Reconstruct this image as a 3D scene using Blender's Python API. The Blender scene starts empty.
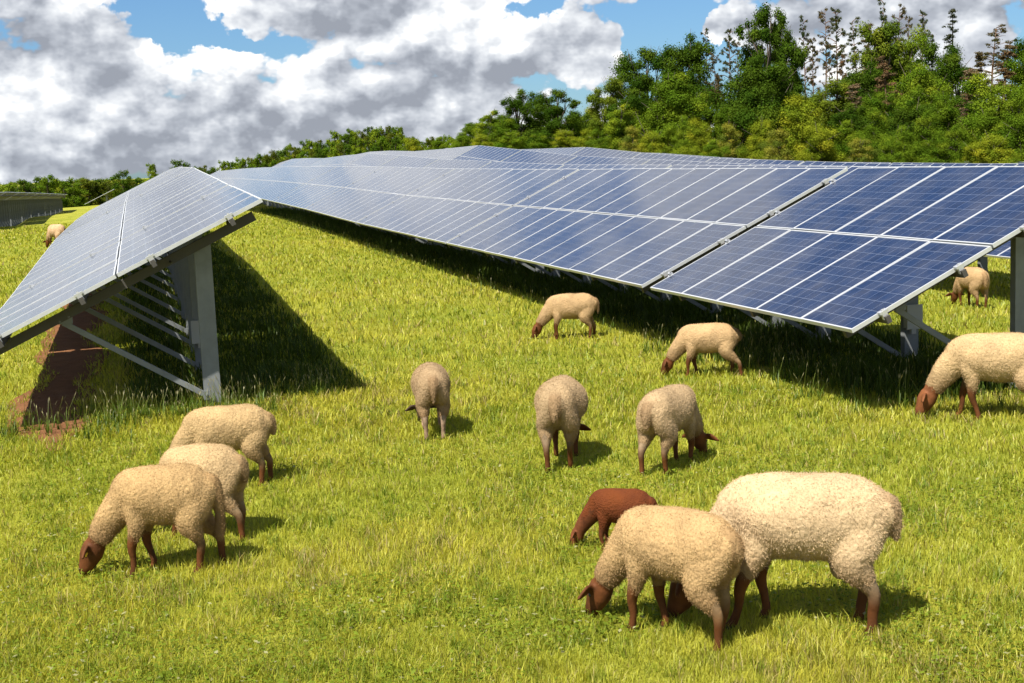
import bpy, bmesh, math, random
import numpy as np
from mathutils import Vector, Matrix, noise as mnoise

random.seed(7)
rng = np.random.default_rng(7)
S = bpy.context.scene
COL = S.collection
R_ = math.radians

# ------------------------------------------------------------------ camera
CAM = np.array([0.0, 0.0, 2.79])
FPX, YAW, PITCH, ROLL = 1361.14, 0.274, 0.1317, -0.0425
_f = np.array([math.sin(YAW) * math.cos(PITCH), math.cos(YAW) * math.cos(PITCH), -math.sin(PITCH)])
_R0 = np.array([math.cos(YAW), -math.sin(YAW), 0.0])
_U0 = np.cross(_R0, _f)
_R = math.cos(ROLL) * _R0 + math.sin(ROLL) * _U0
_U = -math.sin(ROLL) * _R0 + math.cos(ROLL) * _U0
cam = bpy.data.cameras.new('camera')
cam.sensor_width = 36.0
cam.lens = FPX / 1024 * 36.0
cam.clip_start, cam.clip_end = 0.1, 9000
co = bpy.data.objects.new('camera', cam)
COL.objects.link(co)
M = Matrix.Identity(4)
for i in range(3):
    M[i][0], M[i][1], M[i][2], M[i][3] = _R[i], _U[i], -_f[i], CAM[i]
co.matrix_world = M
S.camera = co


def px_of(p):
    d = np.asarray(p, float) - CAM
    z = d @ _f
    return 512 + FPX * (d @ _R) / z, 341.5 - FPX * (d @ _U) / z


def az_pos(px, dist):
    """a spot at a compass bearing and distance from the photographer"""
    a = YAW + math.atan((px - 512) / FPX)
    return dist * math.sin(a), dist * math.cos(a)


# ------------------------------------------------------------------ terrain
_cp = []
for _x in (-8, -3, 1, 5, 9):
    for _y in (-6, 0, 6, 11, 18):
        if _y == 18 and _x < 5: continue
        _cp.append((_x, _y, .0194 * _x + .0061 * _y))
_cp += [(8, 28, .28), (8, 39, .36), (8, 50, .50), (8, 68, .64), (8, 90, .75), (7, 108, .8),
        (0, 15, .29), (0, 21, .42), (0, 32, .68), (0, 44, .77), (0, 53, .76), (0, 66, .55), (-1, 82, .25), (-1, 105, -.1), (-3, 150, -.65), (-3, 185, -1.1),
        (-8, 40, .15), (-8, 85, .2), (-8, 120, -.3), (-8, 200, -1.3), (-20, 60, 0), (-25, 120, -.6), (-50, 200, -2), (-40, 20, -.6), (-20, -10, -.3),
        (14.5, 4, .1), (14.5, 12, .02), (14.5, 20, -.02), (14.5, 28, .05), (16, 40, .15), (16, 60, .4), (22, 22, -.3), (24, 40, -.25), (24, 62, .25), (30, 20, -.6), (30, 45, -.5),
        (15, 99, 1.35), (21, 98, 1.75), (27, 96, 1.6), (33, 94, 1.15), (40, 90, .15), (47, 86, -.7), (56, 80, -1.0),
        (12, 125, 1.1), (22, 130, 1.9), (40, 125, 1.3), (55, 115, .2), (10, 150, 1.0), (22, 155, 1.8), (70, 105, 0), (60, 140, 2.2), (80, 125, 2.2), (95, 105, 1.8),
        (75, 165, 4.2), (105, 140, 4.4), (130, 110, 3.5), (45, 170, 1.8), (60, 60, -1), (90, 60, 0), (60, 20, -1.5),
        (15, 180, -.3), (35, 230, .2), (90, 230, 5), (150, 190, 7), (10, 300, -2), (60, 330, 1), (-60, 330, -3), (-110, 120, -3), (200, 120, 5), (100, -20, -2)]
_cp = np.array(_cp, float)


def _tps(r2):
    return np.where(r2 > 1e-9, 0.5 * r2 * np.log(np.maximum(r2, 1e-9)), 0.0)


_n = len(_cp)
_d2 = ((_cp[:, None, :2] - _cp[None, :, :2]) ** 2).sum(-1)
_A = np.zeros((_n + 3, _n + 3))
_A[:_n, :_n] = _tps(_d2) + np.eye(_n) * 2.0
_A[:_n, _n] = 1
_A[:_n, _n + 1:] = _cp[:, :2]
_A[_n:, :_n] = _A[:_n, _n:].T
_w = np.linalg.solve(_A, np.concatenate([_cp[:, 2], [0, 0, 0]]))


def ground_z(x, y):
    x = np.asarray(x, float); y = np.asarray(y, float)
    sh = x.shape
    x = x.ravel(); y = y.ravel()
    out = np.empty(x.size)
    for i in range(0, x.size, 20000):
        xs, ys = x[i:i + 20000], y[i:i + 20000]
        d2 = (xs[:, None] - _cp[None, :, 0]) ** 2 + (ys[:, None] - _cp[None, :, 1]) ** 2
        z = _tps(d2) @ _w[:_n] + _w[_n] + _w[_n + 1] * xs + _w[_n + 2] * ys
        r = np.hypot(xs, ys)
        t = np.clip((r - 260) / 160, 0, 1); t = t * t * (3 - 2 * t)
        out[i:i + 20000] = np.clip(z, -4, 9) * (1 - t) - 3.0 * t
    return out.reshape(sh)


def gz(x, y):
    return float(ground_z(np.array([x]), np.array([y]))[0])


# ------------------------------------------------------------------ helpers
def tag(o, label=None, cat=None, group=None, kind=None):
    if label: o['label'] = label
    if cat: o['category'] = cat
    if group: o['group'] = group
    if kind: o['kind'] = kind
    return o


def empty(name, loc=(0, 0, 0), rz=0.0):
    o = bpy.data.objects.new(name, None)
    o.empty_display_size = .2
    COL.objects.link(o)
    o.location = loc
    o.rotation_euler = (0, 0, rz)
    return o


def mesh_np(name, V, F, mats=(), midx=None, col=None, uv=None, smooth=False):
    """V (n,3), F list/array of faces (all tri or all quad array, or a python list)"""
    me = bpy.data.meshes.new(name)
    V = np.asarray(V, np.float32)
    if isinstance(F, np.ndarray):
        k = F.shape[1]; n = F.shape[0]
        lv = F.astype(np.int32).ravel(); ls = np.arange(0, n * k, k, dtype=np.int32)
        me.vertices.add(len(V)); me.vertices.foreach_set('co', V.ravel())
        me.loops.add(len(lv)); me.loops.foreach_set('vertex_index', lv)
        me.polygons.add(n); me.polygons.foreach_set('loop_start', ls)
        me.update(calc_edges=True)
    else:
        me.from_pydata([tuple(map(float, v)) for v in V], [], [tuple(f) for f in F])
        n = len(F)
    for m in mats: me.materials.append(m)
    if midx is not None: me.polygons.foreach_set('material_index', np.asarray(midx, np.int32))
    if smooth: me.polygons.foreach_set('use_smooth', np.ones(n, bool))
    if col is not None:
        a = me.attributes.new('Col', 'FLOAT_COLOR', 'POINT')
        c = np.ones((len(V), 4), np.float32); c[:, :3] = col
        a.data.foreach_set('color', c.ravel())
    if uv is not None:
        l = me.uv_layers.new(name='UVMap')
        l.data.foreach_set('uv', np.asarray(uv, np.float32).ravel())
    me.update()
    return me


def link(name, me, parent=None, loc=None, rot=None):
    o = bpy.data.objects.new(name, me)
    COL.objects.link(o)
    if parent is not None: o.parent = parent
    if loc is not None: o.location = loc
    if rot is not None: o.rotation_euler = rot
    return o


BOXF = [(0, 3, 2, 1), (4, 5, 6, 7), (0, 1, 5, 4), (1, 2, 6, 5), (2, 3, 7, 6), (3, 0, 4, 7)]


class MB:
    """collects boxes and bars of one mesh"""
    def __init__(s): s.V = []; s.F = []; s.I = []
    def box(s, x0, x1, y0, y1, z0, z1, mi=0):
        b = len(s.V)
        s.V += [(x0, y0, z0), (x1, y0, z0), (x1, y1, z0), (x0, y1, z0), (x0, y0, z1), (x1, y0, z1), (x1, y1, z1), (x0, y1, z1)]
        s.F += [tuple(b + i for i in f) for f in BOXF]; s.I += [mi] * 6
        return s
    def bar(s, p, q, w, h, side=(0, 1, 0), mi=0):
        p = Vector(p); q = Vector(q); d = (q - p).normalized(); a = Vector(side); a = (a - d * a.dot(d)).normalized(); c = d.cross(a)
        b = len(s.V)
        for e in (p, q):
            for i, j in ((-1, -1), (1, -1), (1, 1), (-1, 1)):
                s.V.append(tuple(e + a * (i * w / 2) + c * (j * h / 2)))
        s.F += [tuple(b + i for i in f) for f in BOXF]; s.I += [mi] * 6
        return s
    def mesh(s, name, mats): return mesh_np(name, np.array(s.V), s.F, mats, s.I)


# ------------------------------------------------------------------ materials
def new_mat(name):
    m = bpy.data.materials.new(name); m.use_nodes = True
    nt = m.node_tree; nt.nodes.clear()
    return m, nt


class NT:
    def __init__(s, nt): s.t = nt
    def n(s, typ, **kw):
        nd = s.t.nodes.new(typ)
        for k, v in kw.items():
            if k.startswith('i_'): nd.inputs[k[2:].replace('_', ' ')].default_value = v
            else: setattr(nd, k, v)
        return nd
    def l(s, a, b): s.t.links.new(a, b)
    def val(s, sock, v):
        if isinstance(v, bpy.types.NodeSocket): s.l(v, sock)
        else: sock.default_value = v
    def math(s, op, a, b=0.0, c=None, clamp=False):
        nd = s.t.nodes.new('ShaderNodeMath'); nd.operation = op; nd.use_clamp = clamp
        s.val(nd.inputs[0], a); s.val(nd.inputs[1], b)
        if c is not None: s.val(nd.inputs[2], c)
        return nd.outputs[0]
    def vmath(s, op, a, b=(0, 0, 0)):
        nd = s.t.nodes.new('ShaderNodeVectorMath'); nd.operation = op
        s.val(nd.inputs[0], a); s.val(nd.inputs[1], b)
        return nd.outputs[1] if op in ('LENGTH', 'DOT_PRODUCT', 'DISTANCE') else nd.outputs[0]
    def mix(s, fac, a, b, blend='MIX'):
        nd = s.t.nodes.new('ShaderNodeMix'); nd.data_type = 'RGBA'; nd.blend_type = blend
        s.val(nd.inputs['Factor'], fac); s.val(nd.inputs[6], a); s.val(nd.inputs[7], b)
        return nd.outputs[2]
    def ramp(s, fac, stops):
        nd = s.t.nodes.new('ShaderNodeValToRGB'); e = nd.color_ramp.elements
        while len(e) < len(stops): e.new(.5)
        for k, (p, c) in enumerate(stops):
            e[k].position = p; e[k].color = (c[0], c[1], c[2], 1) if hasattr(c, '__len__') else (c, c, c, 1)
        s.val(nd.inputs[0], fac); return nd.outputs[0]
    def smooth(s, v, a, b, lo=0.0, hi=1.0):
        nd = s.t.nodes.new('ShaderNodeMapRange'); nd.interpolation_type = 'SMOOTHSTEP'
        s.val(nd.inputs[0], v); nd.inputs[1].default_value = a; nd.inputs[2].default_value = b; nd.inputs[3].default_value = lo; nd.inputs[4].default_value = hi
        return nd.outputs[0]
    def noise(s, vec, scale, detail=4, rough=.55, dist=0.0, dim='3D'):
        nd = s.t.nodes.new('ShaderNodeTexNoise'); nd.noise_dimensions = dim
        if vec is not None: s.l(vec, nd.inputs['Vector'])
        nd.inputs['Scale'].default_value = scale; nd.inputs['Detail'].default_value = detail
        nd.inputs['Roughness'].default_value = rough; nd.inputs['Distortion'].default_value = dist
        return nd.outputs['Fac']
    def out(s, surf): s.l(surf, s.n('ShaderNodeOutputMaterial').inputs['Surface'])
    def bsdf(s, color, rough=.6, metal=0.0, spec=.5, normal=None):
        b = s.n('ShaderNodeBsdfPrincipled')
        s.val(b.inputs['Base Color'], color); s.val(b.inputs['Roughness'], rough); b.inputs['Metallic'].default_value = metal
        b.inputs['Specular IOR Level'].default_value = spec
        if normal is not None: s.l(normal, b.inputs['Normal'])
        return b
    def bump(s, h, strength=.3, dist=.02):
        b = s.n('ShaderNodeBump'); b.inputs['Strength'].default_value = strength; b.inputs['Distance'].default_value = dist
        s.l(h, b.inputs['Height']); return b.outputs[0]


def c4(c): return (c[0], c[1], c[2], 1.0)


def mat_metal(name, col, rough=.45, metal=.6, var=.25, scale=14):
    m, nt = new_mat(name); g = NT(nt)
    tc = g.n('ShaderNodeTexCoord').outputs['Object']
    n = g.noise(tc, scale, 5, .6)
    v = g.noise(tc, scale * .2, 3, .5)
    k = g.math('MULTIPLY_ADD', g.math('ADD', n, g.math('MULTIPLY', v, .8)), var, 1 - var * .9)
    c = g.mix(1.0, c4(col), k, 'MULTIPLY')
    g.out(g.bsdf(c, g.math('MULTIPLY_ADD', n, .25, rough - .1), metal).outputs[0])
    return m


def mat_leaf(name, trans=.3, gloss=.04):
    m, nt = new_mat(name); g = NT(nt)
    a = g.n('ShaderNodeAttribute', attribute_name='Col').outputs['Color']
    d = g.n('ShaderNodeBsdfDiffuse'); g.l(a, d.inputs[0])
    t = g.n('ShaderNodeBsdfTranslucent')
    g.l(g.mix(1.0, a, (1.15, 1.1, .5, 1), 'MULTIPLY'), t.inputs[0])
    mx = g.n('ShaderNodeMixShader'); mx.inputs[0].default_value = trans
    g.l(d.outputs[0], mx.inputs[1]); g.l(t.outputs[0], mx.inputs[2])
    gl = g.n('ShaderNodeBsdfGlossy'); gl.inputs['Roughness'].default_value = .45; gl.inputs['Color'].default_value = (.9, .95, .8, 1)
    m2 = g.n('ShaderNodeMixShader'); m2.inputs[0].default_value = gloss
    g.l(mx.outputs[0], m2.inputs[1]); g.l(gl.outputs[0], m2.inputs[2])
    g.out(m2.outputs[0])
    return m


def mat_bark(name, c0, c1):
    m, nt = new_mat(name); g = NT(nt)
    tc = g.n('ShaderNodeTexCoord').outputs['Object']
    n = g.noise(tc, 6, 6, .65)
    g.out(g.bsdf(g.mix(n, c4(c0), c4(c1)), .9, normal=g.bump(n, .6, .05)).outputs[0])
    return m


def mat_cells():
    m, nt = new_mat('solar_cells'); g = NT(nt)
    uv = g.n('ShaderNodeUVMap').outputs[0]
    sx = g.n('ShaderNodeSeparateXYZ'); g.l(uv, sx.inputs[0])
    u, v = sx.outputs[0], sx.outputs[1]          # u 0..6 cells, v 0..10 cells
    def edge(t, w):
        f = g.math('FRACT', t); d = g.math('ABSOLUTE', g.math('SUBTRACT', f, .5))
        return g.math('GREATER_THAN', d, .5 - w)
    grid = g.math('MAXIMUM', edge(u, .017), edge(v, .017))
    bus = g.math('MULTIPLY', edge(g.math('MULTIPLY', u, 3.0), .03), .35)
    cellid = g.n('ShaderNodeCombineXYZ')
    g.l(g.math('FLOOR', u), cellid.inputs[0]); g.l(g.math('FLOOR', v), cellid.inputs[1])
    oi = g.n('ShaderNodeObjectInfo').outputs['Random']
    g.l(g.math('MULTIPLY', oi, 37.0), cellid.inputs[2])
    wn = g.n('ShaderNodeTexWhiteNoise', noise_dimensions='3D'); g.l(cellid.outputs[0], wn.inputs['Vector'])
    vor = g.n('ShaderNodeTexVoronoi'); g.l(uv, vor.inputs['Vector']); vor.inputs['Scale'].default_value = 5
    vc = g.n('ShaderNodeSeparateColor'); g.l(vor.outputs['Color'], vc.inputs[0])
    base = g.mix(wn.outputs['Value'], (.0035, .009, .031, 1), (.006, .016, .050, 1))
    base = g.mix(g.math('MULTIPLY', vc.outputs[0], .5), base, (.010, .024, .070, 1))
    base = g.mix(bus, base, (0.0325, 0.0455, 0.0845, 1))
    base = g.mix(grid, base, (0.1105, 0.1300, 0.1755, 1))
    # thin uneven film of dust, rain streaks down the slope, a few droppings
    tc = g.n('ShaderNodeTexCoord').outputs['Object']
    off = g.n('ShaderNodeCombineXYZ'); g.l(g.math('MULTIPLY', oi, 91.0), off.inputs[0]); g.l(g.math('MULTIPLY', oi, 53.0), off.inputs[1])
    tp = g.vmath('ADD', tc, off.outputs[0])
    dn = g.noise(tp, 2.2, 5, .6)
    stk = g.noise(g.vmath('MULTIPLY', tp, (.9, 26, 1)), 1.0, 4, .6)
    film = g.math('ADD', g.smooth(dn, .35, .75, .02, .13), g.smooth(stk, .55, .8, 0, .10))
    base = g.mix(film, base, (.30, .28, .25, 1))
    dv = g.n('ShaderNodeTexVoronoi'); g.l(tp, dv.inputs['Vector']); dv.inputs['Scale'].default_value = 2.6
    dc = g.n('ShaderNodeSeparateColor'); g.l(dv.outputs['Color'], dc.inputs[0])
    drop = g.math('MULTIPLY', g.math('LESS_THAN', dv.outputs['Distance'], .045), g.math('GREATER_THAN', dc.outputs[0], .86))
    base = g.mix(drop, base, (.5, .5, .46, 1))
    b = g.bsdf(base, g.math('MULTIPLY_ADD', dn, .08, .09), 0, .5)
    b.inputs['IOR'].default_value = 1.5
    g.out(b.outputs[0])
    return m


M_cell = mat_cells()
M_alu = mat_metal('anodised_aluminium', (.56, .565, .565), .38, .35, .12, 9)
M_back = mat_metal('module_backsheet', (.045, .045, .05), .6, 0, .15, 6)
M_steel = mat_metal('galvanised_steel', (.165, .175, .172), .72, .05, .75, 7)
M_rail = mat_metal('weathered_rail', (0.0660, 0.0600, 0.0510), .6, .2, .4, 11)
M_clamp = mat_metal('bright_clamp', (0.5304, 0.5304, 0.5304), .3, .5, .1, 9)
M_leaf = mat_leaf('leaves', .36, .0)
M_grass = mat_leaf('grass_blades', .42, .012)
M_bark = mat_bark('bark', (.035, .026, .018), (.10, .075, .05))
M_pinebark = mat_bark('pine_bark', (.08, .042, .021), (.18, .10, .052))

# ------------------------------------------------------------------ ground
def mat_ground():
    m, nt = new_mat('meadow_ground'); g = NT(nt)
    p = g.n('ShaderNodeNewGeometry').outputs['Position']
    n1 = g.noise(p, .35, 5, .6); n2 = g.noise(p, 2.5, 6, .65); n3 = g.noise(p, 26, 4, .7)
    c = g.mix(g.smooth(n1, .3, .7), (.215, .235, .021, 1), (.335, .315, .04, 1))
    c = g.mix(g.math('MULTIPLY', g.smooth(n2, .45, .75), .5), c, (.09, .12, .010, 1))
    c = g.mix(g.math('MULTIPLY', g.smooth(n3, .5, .8), .45), c, (.055, .07, .008, 1))
    h = g.math('ADD', n3, g.math('MULTIPLY', n2, .7))
    g.out(g.bsdf(c, .95, 0, .1, g.bump(h, .8, .08)).outputs[0])
    return m


def mat_soil():
    m, nt = new_mat('bare_soil'); g = NT(nt)
    p = g.n('ShaderNodeNewGeometry').outputs['Position']
    n = g.noise(p, 5, 8, .7)
    g.out(g.bsdf(g.mix(n, (.085, .034, .014, 1), (.26, .122, .052, 1)), .95, 0, .1, g.bump(n, 1, .06)).outputs[0])
    return m


def axis(stops):
    out = []
    for (a, b, st) in stops: out += list(np.arange(a, b, st))
    return np.array(out + [stops[-1][1]], float)


gx = axis([(-4000, -400, 600), (-400, -60, 20), (-60, -12, 3), (-12, 24, .6), (24, 120, 3), (120, 400, 20), (400, 4000, 600)])
gy = axis([(-400, -20, 38), (-20, 0, 2), (0, 40, .6), (40, 240, 3), (240, 600, 20), (600, 5000, 550)])
GX, GY = np.meshgrid(gx, gy)
GZ = ground_z(GX, GY)
nx, ny = len(gx), len(gy)
idx = np.arange(nx * ny).reshape(ny, nx)
F = np.stack([idx[:-1, :-1], idx[:-1, 1:], idx[1:, 1:], idx[1:, :-1]], -1).reshape(-1, 4)
g_me = mesh_np('meadow', np.stack([GX, GY, GZ], -1).reshape(-1, 3), F, [mat_ground()], smooth=True)
tag(link('ground', g_me), kind='structure')

# bare soil washed out under the drip edge of the left row
sy = np.arange(13.6, 30, .10)
sv = []
for y in sy:
    w = (.40 + .07 * math.sin(y * 1.7) + .04 * math.sin(y * 3.9 + 1)) * min(1, .15 + (y - 13.6) * .8)
    c = -.84 + .08 * math.sin(y * 1.1)
    for t in np.linspace(-1, 1, 9): sv.append((c + w * t, y, 0))
sv = np.array(sv); sv[:, 2] = ground_z(sv[:, 0], sv[:, 1]) + .012 + rng.uniform(0, .012, len(sv))
ii = np.arange(len(sv)).reshape(len(sy), 9)
F = np.stack([ii[:-1, :-1], ii[:-1, 1:], ii[1:, 1:], ii[1:, :-1]], -1).reshape(-1, 4)
tag(link('soil_strip', mesh_np('soil_strip', sv, F, [mat_soil()], smooth=True)), kind='structure')

# ------------------------------------------------------------------ solar tables
TILT = .435
CT, ST = math.cos(TILT), math.sin(TILT)
W, L, GAP, MGAP = 1.004, 1.655, .008, .02
PIT = W + GAP
SLOPE_LEN = 2 * L + MGAP
TH = .04
# module glass: local x up the slope, y along the row, z normal; top of frame at z=0
LIP = .017
def glass_mesh(n=1, name='module_glass'):
    V = []; F = []; UV = []; I = []
    for k in range(n):
        o = len(V); y0 = k * PIT
        for z in (-.004,):
            V += [(LIP, y0 + LIP, z), (L - LIP, y0 + LIP, z), (L - LIP, y0 + W - LIP, z), (LIP, y0 + W - LIP, z)]
        V += [(LIP, y0 + LIP, -.012), (L - LIP, y0 + LIP, -.012), (L - LIP, y0 + W - LIP, -.012), (LIP, y0 + W - LIP, -.012)]
        e = .03
        F.append((o, o + 1, o + 2, o + 3)); UV += [(-e, -e), (-e, 10 + e), (6 + e, 10 + e), (6 + e, -e)]; I.append(0)
        F.append((o + 7, o + 6, o + 5, o + 4)); UV += [(0, 0)] * 4; I.append(1)
    return mesh_np(name, np.array(V), F, [M_cell, M_back], I, uv=UV)
def frame_boxes(mb, y0=0.0, x0=0.0, mi=0):
    mb.box(x0, x0 + LIP, y0, y0 + W, -TH, 0, mi); mb.box(x0 + L - LIP, x0 + L, y0, y0 + W, -TH, 0, mi)
    mb.box(x0 + LIP, x0 + L - LIP, y0, y0 + LIP, -TH, 0, mi); mb.box(x0 + LIP, x0 + L - LIP, y0 + W - LIP, y0 + W, -TH, 0, mi)
GLASS = glass_mesh()
_m = MB(); frame_boxes(_m); FRAME = _m.mesh('module_frame', [M_alu])
# far fields: one mesh of eleven modules per half
def field_mesh(n):
    m = MB()
    for k in range(n): frame_boxes(m, k * PIT, 0, 2)
    V = list(m.V); Fc = list(m.F); I = list(m.I); UV = [(0, 0)] * (4 * len(Fc))
    for k in range(n):
        o = len(V); y0 = k * PIT; e = .03
        V += [(LIP, y0 + LIP, -.004), (L - LIP, y0 + LIP, -.004), (L - LIP, y0 + W - LIP, -.004), (LIP, y0 + W - LIP, -.004)]
        Fc.append((o, o + 1, o + 2, o + 3)); I.append(0); UV += [(-e, -e), (-e, 10 + e), (6 + e, 10 + e), (6 + e, -e)]
        V += [(LIP, y0 + LIP, -.012), (L - LIP, y0 + LIP, -.012), (L - LIP, y0 + W - LIP, -.012), (LIP, y0 + W - LIP, -.012)]
        Fc.append((o + 7, o + 6, o + 5, o + 4)); I.append(1); UV += [(0, 0)] * 4
    return mesh_np('module_field', np.array(V), Fc, [M_cell, M_back, M_alu], I, uv=UV)
FIELD = field_mesh(11)

def slope(v, n=0.0):
    """table-local point v metres up the slope and n metres off the glass"""
    return Vector((CT * v - ST * n, 0, ST * v + CT * n))
RAILS = (.35, 1.25, 2.05, 2.95)
PX_ = 2.22                       # posts stand this far uphill of the drip edge
VP_ = PX_ / CT
def post_mesh():
    """C section steel post, open to the far side"""
    m = MB(); top = slope(VP_, -.22).z + .06; bot = -1.75
    w, d, t = .18, .085, .007
    m.box(PX_ - w / 2, PX_ + w / 2, 0, t, bot, top)
    m.box(PX_ - w / 2, PX_ - w / 2 + t, t, d, bot, top - .03); m.box(PX_ + w / 2 - t, PX_ + w / 2, t, d, bot, top + .0)
    m.box(PX_ - w / 2 + t, PX_ - w / 2 + .025, d - t, d, bot, top - .03); m.box(PX_ + w / 2 - .025, PX_ + w / 2 - t, d - t, d, bot, top)
    return m.mesh('steel_post', [M_steel])
POST = post_mesh()
_m = MB(); _m.bar(slope(.12, -.165), slope(3.2, -.165), .06, .10); [_m.box(slope(v, -.11).x - .045, slope(v, -.11).x + .045, -.045, .045, slope(v, -.11).z - .02, slope(v, -.11).z + .02) for v in RAILS]; RAFTER = _m.mesh('rafter', [M_rail])
_m = MB(); _m.bar(slope(.72, -.23), (PX_ - .06, 0, -.80), .035, .055); _m.box(PX_ - .10, PX_ - .03, -.03, -.018, -.84, -.74); _m.box(PX_ - .075, PX_ - .055, -.042, -.03, -.80, -.78)
for _v in (.70, .80): _m.box(slope(_v, -.2).x - .012, slope(_v, -.2).x + .012, -.04, -.018, slope(_v, -.2).z - .012, slope(_v, -.2).z + .012)
_m.box(slope(.75, -.2).x - .08, slope(.75, -.2).x + .08, -.03, -.018, slope(.75, -.2).z - .05, slope(.75, -.2).z + .04); BRACE = _m.mesh('brace', [M_steel])
def rail_mesh(ln):
    m = MB(); m.box(-.025, .025, -.08, ln + .08, -.115, -TH - .002)
    return m.mesh('purlin', [M_rail])
RAIL5, RAIL11 = rail_mesh(5 * PIT), rail_mesh(11 * PIT)
def clamp_mesh():
    m = MB(); m.box(-.045, .045, -.045, .012, -.015, .009); m.box(-.028, .028, -.045, -.012, -.075, -.015); m.box(-.012, .012, -.034, -.014, .009, .022)
    return m.mesh('end_clamp', [M_clamp])
CLAMP = clamp_mesh()

def slope_obj(name, me, parent, v, y, n=0.0, flip=False):
    o = link(name, me, parent); p = slope(v, n)
    o.location = (p.x, y, p.z); o.rotation_euler = (0, -TILT, math.pi if flip else 0)
    return o

def cable_mesh(ln):
    V = []; F = []; k = 0; n = int(ln / .2)
    for i in range(n + 1):
        y = .1 + (ln - .2) * i / n; sag = .07 * abs(math.sin(y * 1.57)) + .02 * math.sin(y * 5)
        p = slope(2.2, -.13 - sag)
        for a_ in range(5): V.append((p.x + .009 * math.cos(a_ * 1.2566), y, p.z + .009 * math.sin(a_ * 1.2566)))
        if i:
            for a_ in range(5): F.append((k - 5 + a_, k - 5 + (a_ + 1) % 5, k + (a_ + 1) % 5, k + a_))
        k += 5
    return mesh_np('cable', np.array(V), F, [mat_metal('black_cable', (.012, .012, .012), .5, 0, .1)], smooth=True)
CABLE = {5: cable_mesh(5 * PIT), 11: cable_mesh(11 * PIT)}
_m = MB(); _m.box(-.09, .09, 0, .09, -.13, .13); _m.box(-.10, .10, -.006, 0, -.14, .14); _m.box(-.03, .03, .02, .06, -.20, -.13)
JBOX = _m.mesh('junction_box', [mat_metal('pale_grey_box', (.34, .34, .33), .45, 0, .1)])
def solar_table(x, y, z, n, pitch, lod, label, group, posts=True, pdx=0.0, yaw=0.0):
    """x,y,z: near low corner of the glass; pitch: slope along the row"""
    t = empty('solar_table', (x, y, z)); t.rotation_euler = (pitch, 0, yaw)
    tag(t, label, 'solar table', group)
    ln = n * PIT
    if lod == 0:
        link('cable', CABLE[n], t)
        for k in range(n):
            for h in (0, 1):
                jit = rng.normal(0, .0012)
                p = slope_obj('solar_module', GLASS, t, h * (L + MGAP), k * PIT, jit)
                p.rotation_euler = (rng.normal(0, .0022), -TILT + rng.normal(0, .0018), 0)
                link('module_frame', FRAME, p)
        for v in RAILS:
            slope_obj('purlin', RAIL5 if n == 5 else RAIL11, t, v, 0)
            slope_obj('end_clamp', CLAMP, t, v, -.004)
            slope_obj('end_clamp', CLAMP, t, v, ln - GAP + .004, 0, True)
    else:
        for h in (0, 1): slope_obj('module_field', FIELD, t, h * (L + MGAP), 0)
        for v in RAILS[::3]: slope_obj('purlin', RAIL11, t, v, 0)
    if posts:
        np_ = 3 if n == 5 else 6
        for k in range(np_):
            yy = .48 + k * ((ln - 1.0) / (np_ - 1))
            link('post', POST, t, (pdx, yy, pdx * ST / CT))
            if lod == 0 or posts == 2:
                link('rafter', RAFTER, t, (0, yy - .04, 0)); link('brace', BRACE, t, (pdx, yy - .03, pdx * ST / CT))
    if n == 5: link('junction_box', JBOX, t, (PX_ + pdx - .02, .48 + (ln - 1.0) / 2 - .10, -.28))
    return t

ORD = ['first', 'second', 'third', 'fourth', 'fifth', 'sixth', 'seventh', 'eighth', 'ninth', 'tenth', 'eleventh', 'twelfth', 'thirteenth']
CLEAR = .90
def run_row(x, ytab, group, word, z_of=None, lod_of=lambda i: 1, skip=lambda x, y0, y1: False, shift=None, pdx=0.0, yaw=0.0):
    """ytab: list of (y start, n modules)"""
    for i, (y0, n) in enumerate(ytab):
        y1 = y0 + n * PIT
        if skip(x, y0, y1): continue
        xx = x + (shift(y0) if shift else 0)
        za, zb = (z_of(y0), z_of(y1)) if z_of else (gz(xx + 2, y0) + CLEAR, gz(xx + 2, y1) + CLEAR)
        lab = (f'{ORD[i]} solar table from the near end of {word}' if i else f'nearest solar table of {word}')
        solar_table(xx, y0, za, n, math.atan2(zb - za, y1 - y0), lod_of(i), lab, group, True, pdx, yaw)

T11 = 11 * PIT
def tabs(y, n, gap=.22): return [(y + i * (T11 + gap), 11) for i in range(n)]
interp = lambda pts: (lambda y: float(np.interp(y, [p[0] for p in pts], [p[1] for p in pts])))
# the long row on the right
zr1 = interp([(11.2, 1.10), (16, 1.105), (20, 1.12), (28, 1.16), (39, 1.235), (50, 1.38), (68, 1.54), (90, 1.66), (110, 1.7), (145, 1.6)])
run_row(6.46, [(11.27, 5)] + tabs(16.62, 11, .12), 'solar tables in the right-hand row', 'the long right-hand row', zr1, lambda i: 0 if i < 5 else 1)
# the row whose end faces the camera on the left
zl = interp([(14.46, 1.118), (21.3, 1.274), (32.6, 1.585), (44, 1.646), (56, 1.625)])
run_row(-1.617, [(14.46, 5)] + tabs(19.64, 3, .10), 'solar tables in the left row', 'the left row with open end', zl, lambda i: 0 if i < 3 else 1,
        shift=lambda y: .0124 * (y - 14.46), pdx=.19, yaw=-.0124)
for k, (ys, nt_, word) in enumerate([(19.4, 12, 'the second row behind the right-hand row'), (41.5, 10, 'the third row, behind two others'),
                                     (52, 8, 'the fourth row, up the far slope'), (57, 6, 'the fifth row, up the far slope'), (63, 4, 'the sixth row, near the wood'), (70, 2, 'the seventh row, beside the wood')]):
    x = 14.53 + 8.07 * k
    run_row(x, tabs(ys, nt_), 'solar tables in the rows behind the right-hand row', word)
zd = lambda y: float(np.interp(y, [60, 85, 120, 200], [.95, .88, .45, -.62]))
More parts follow.
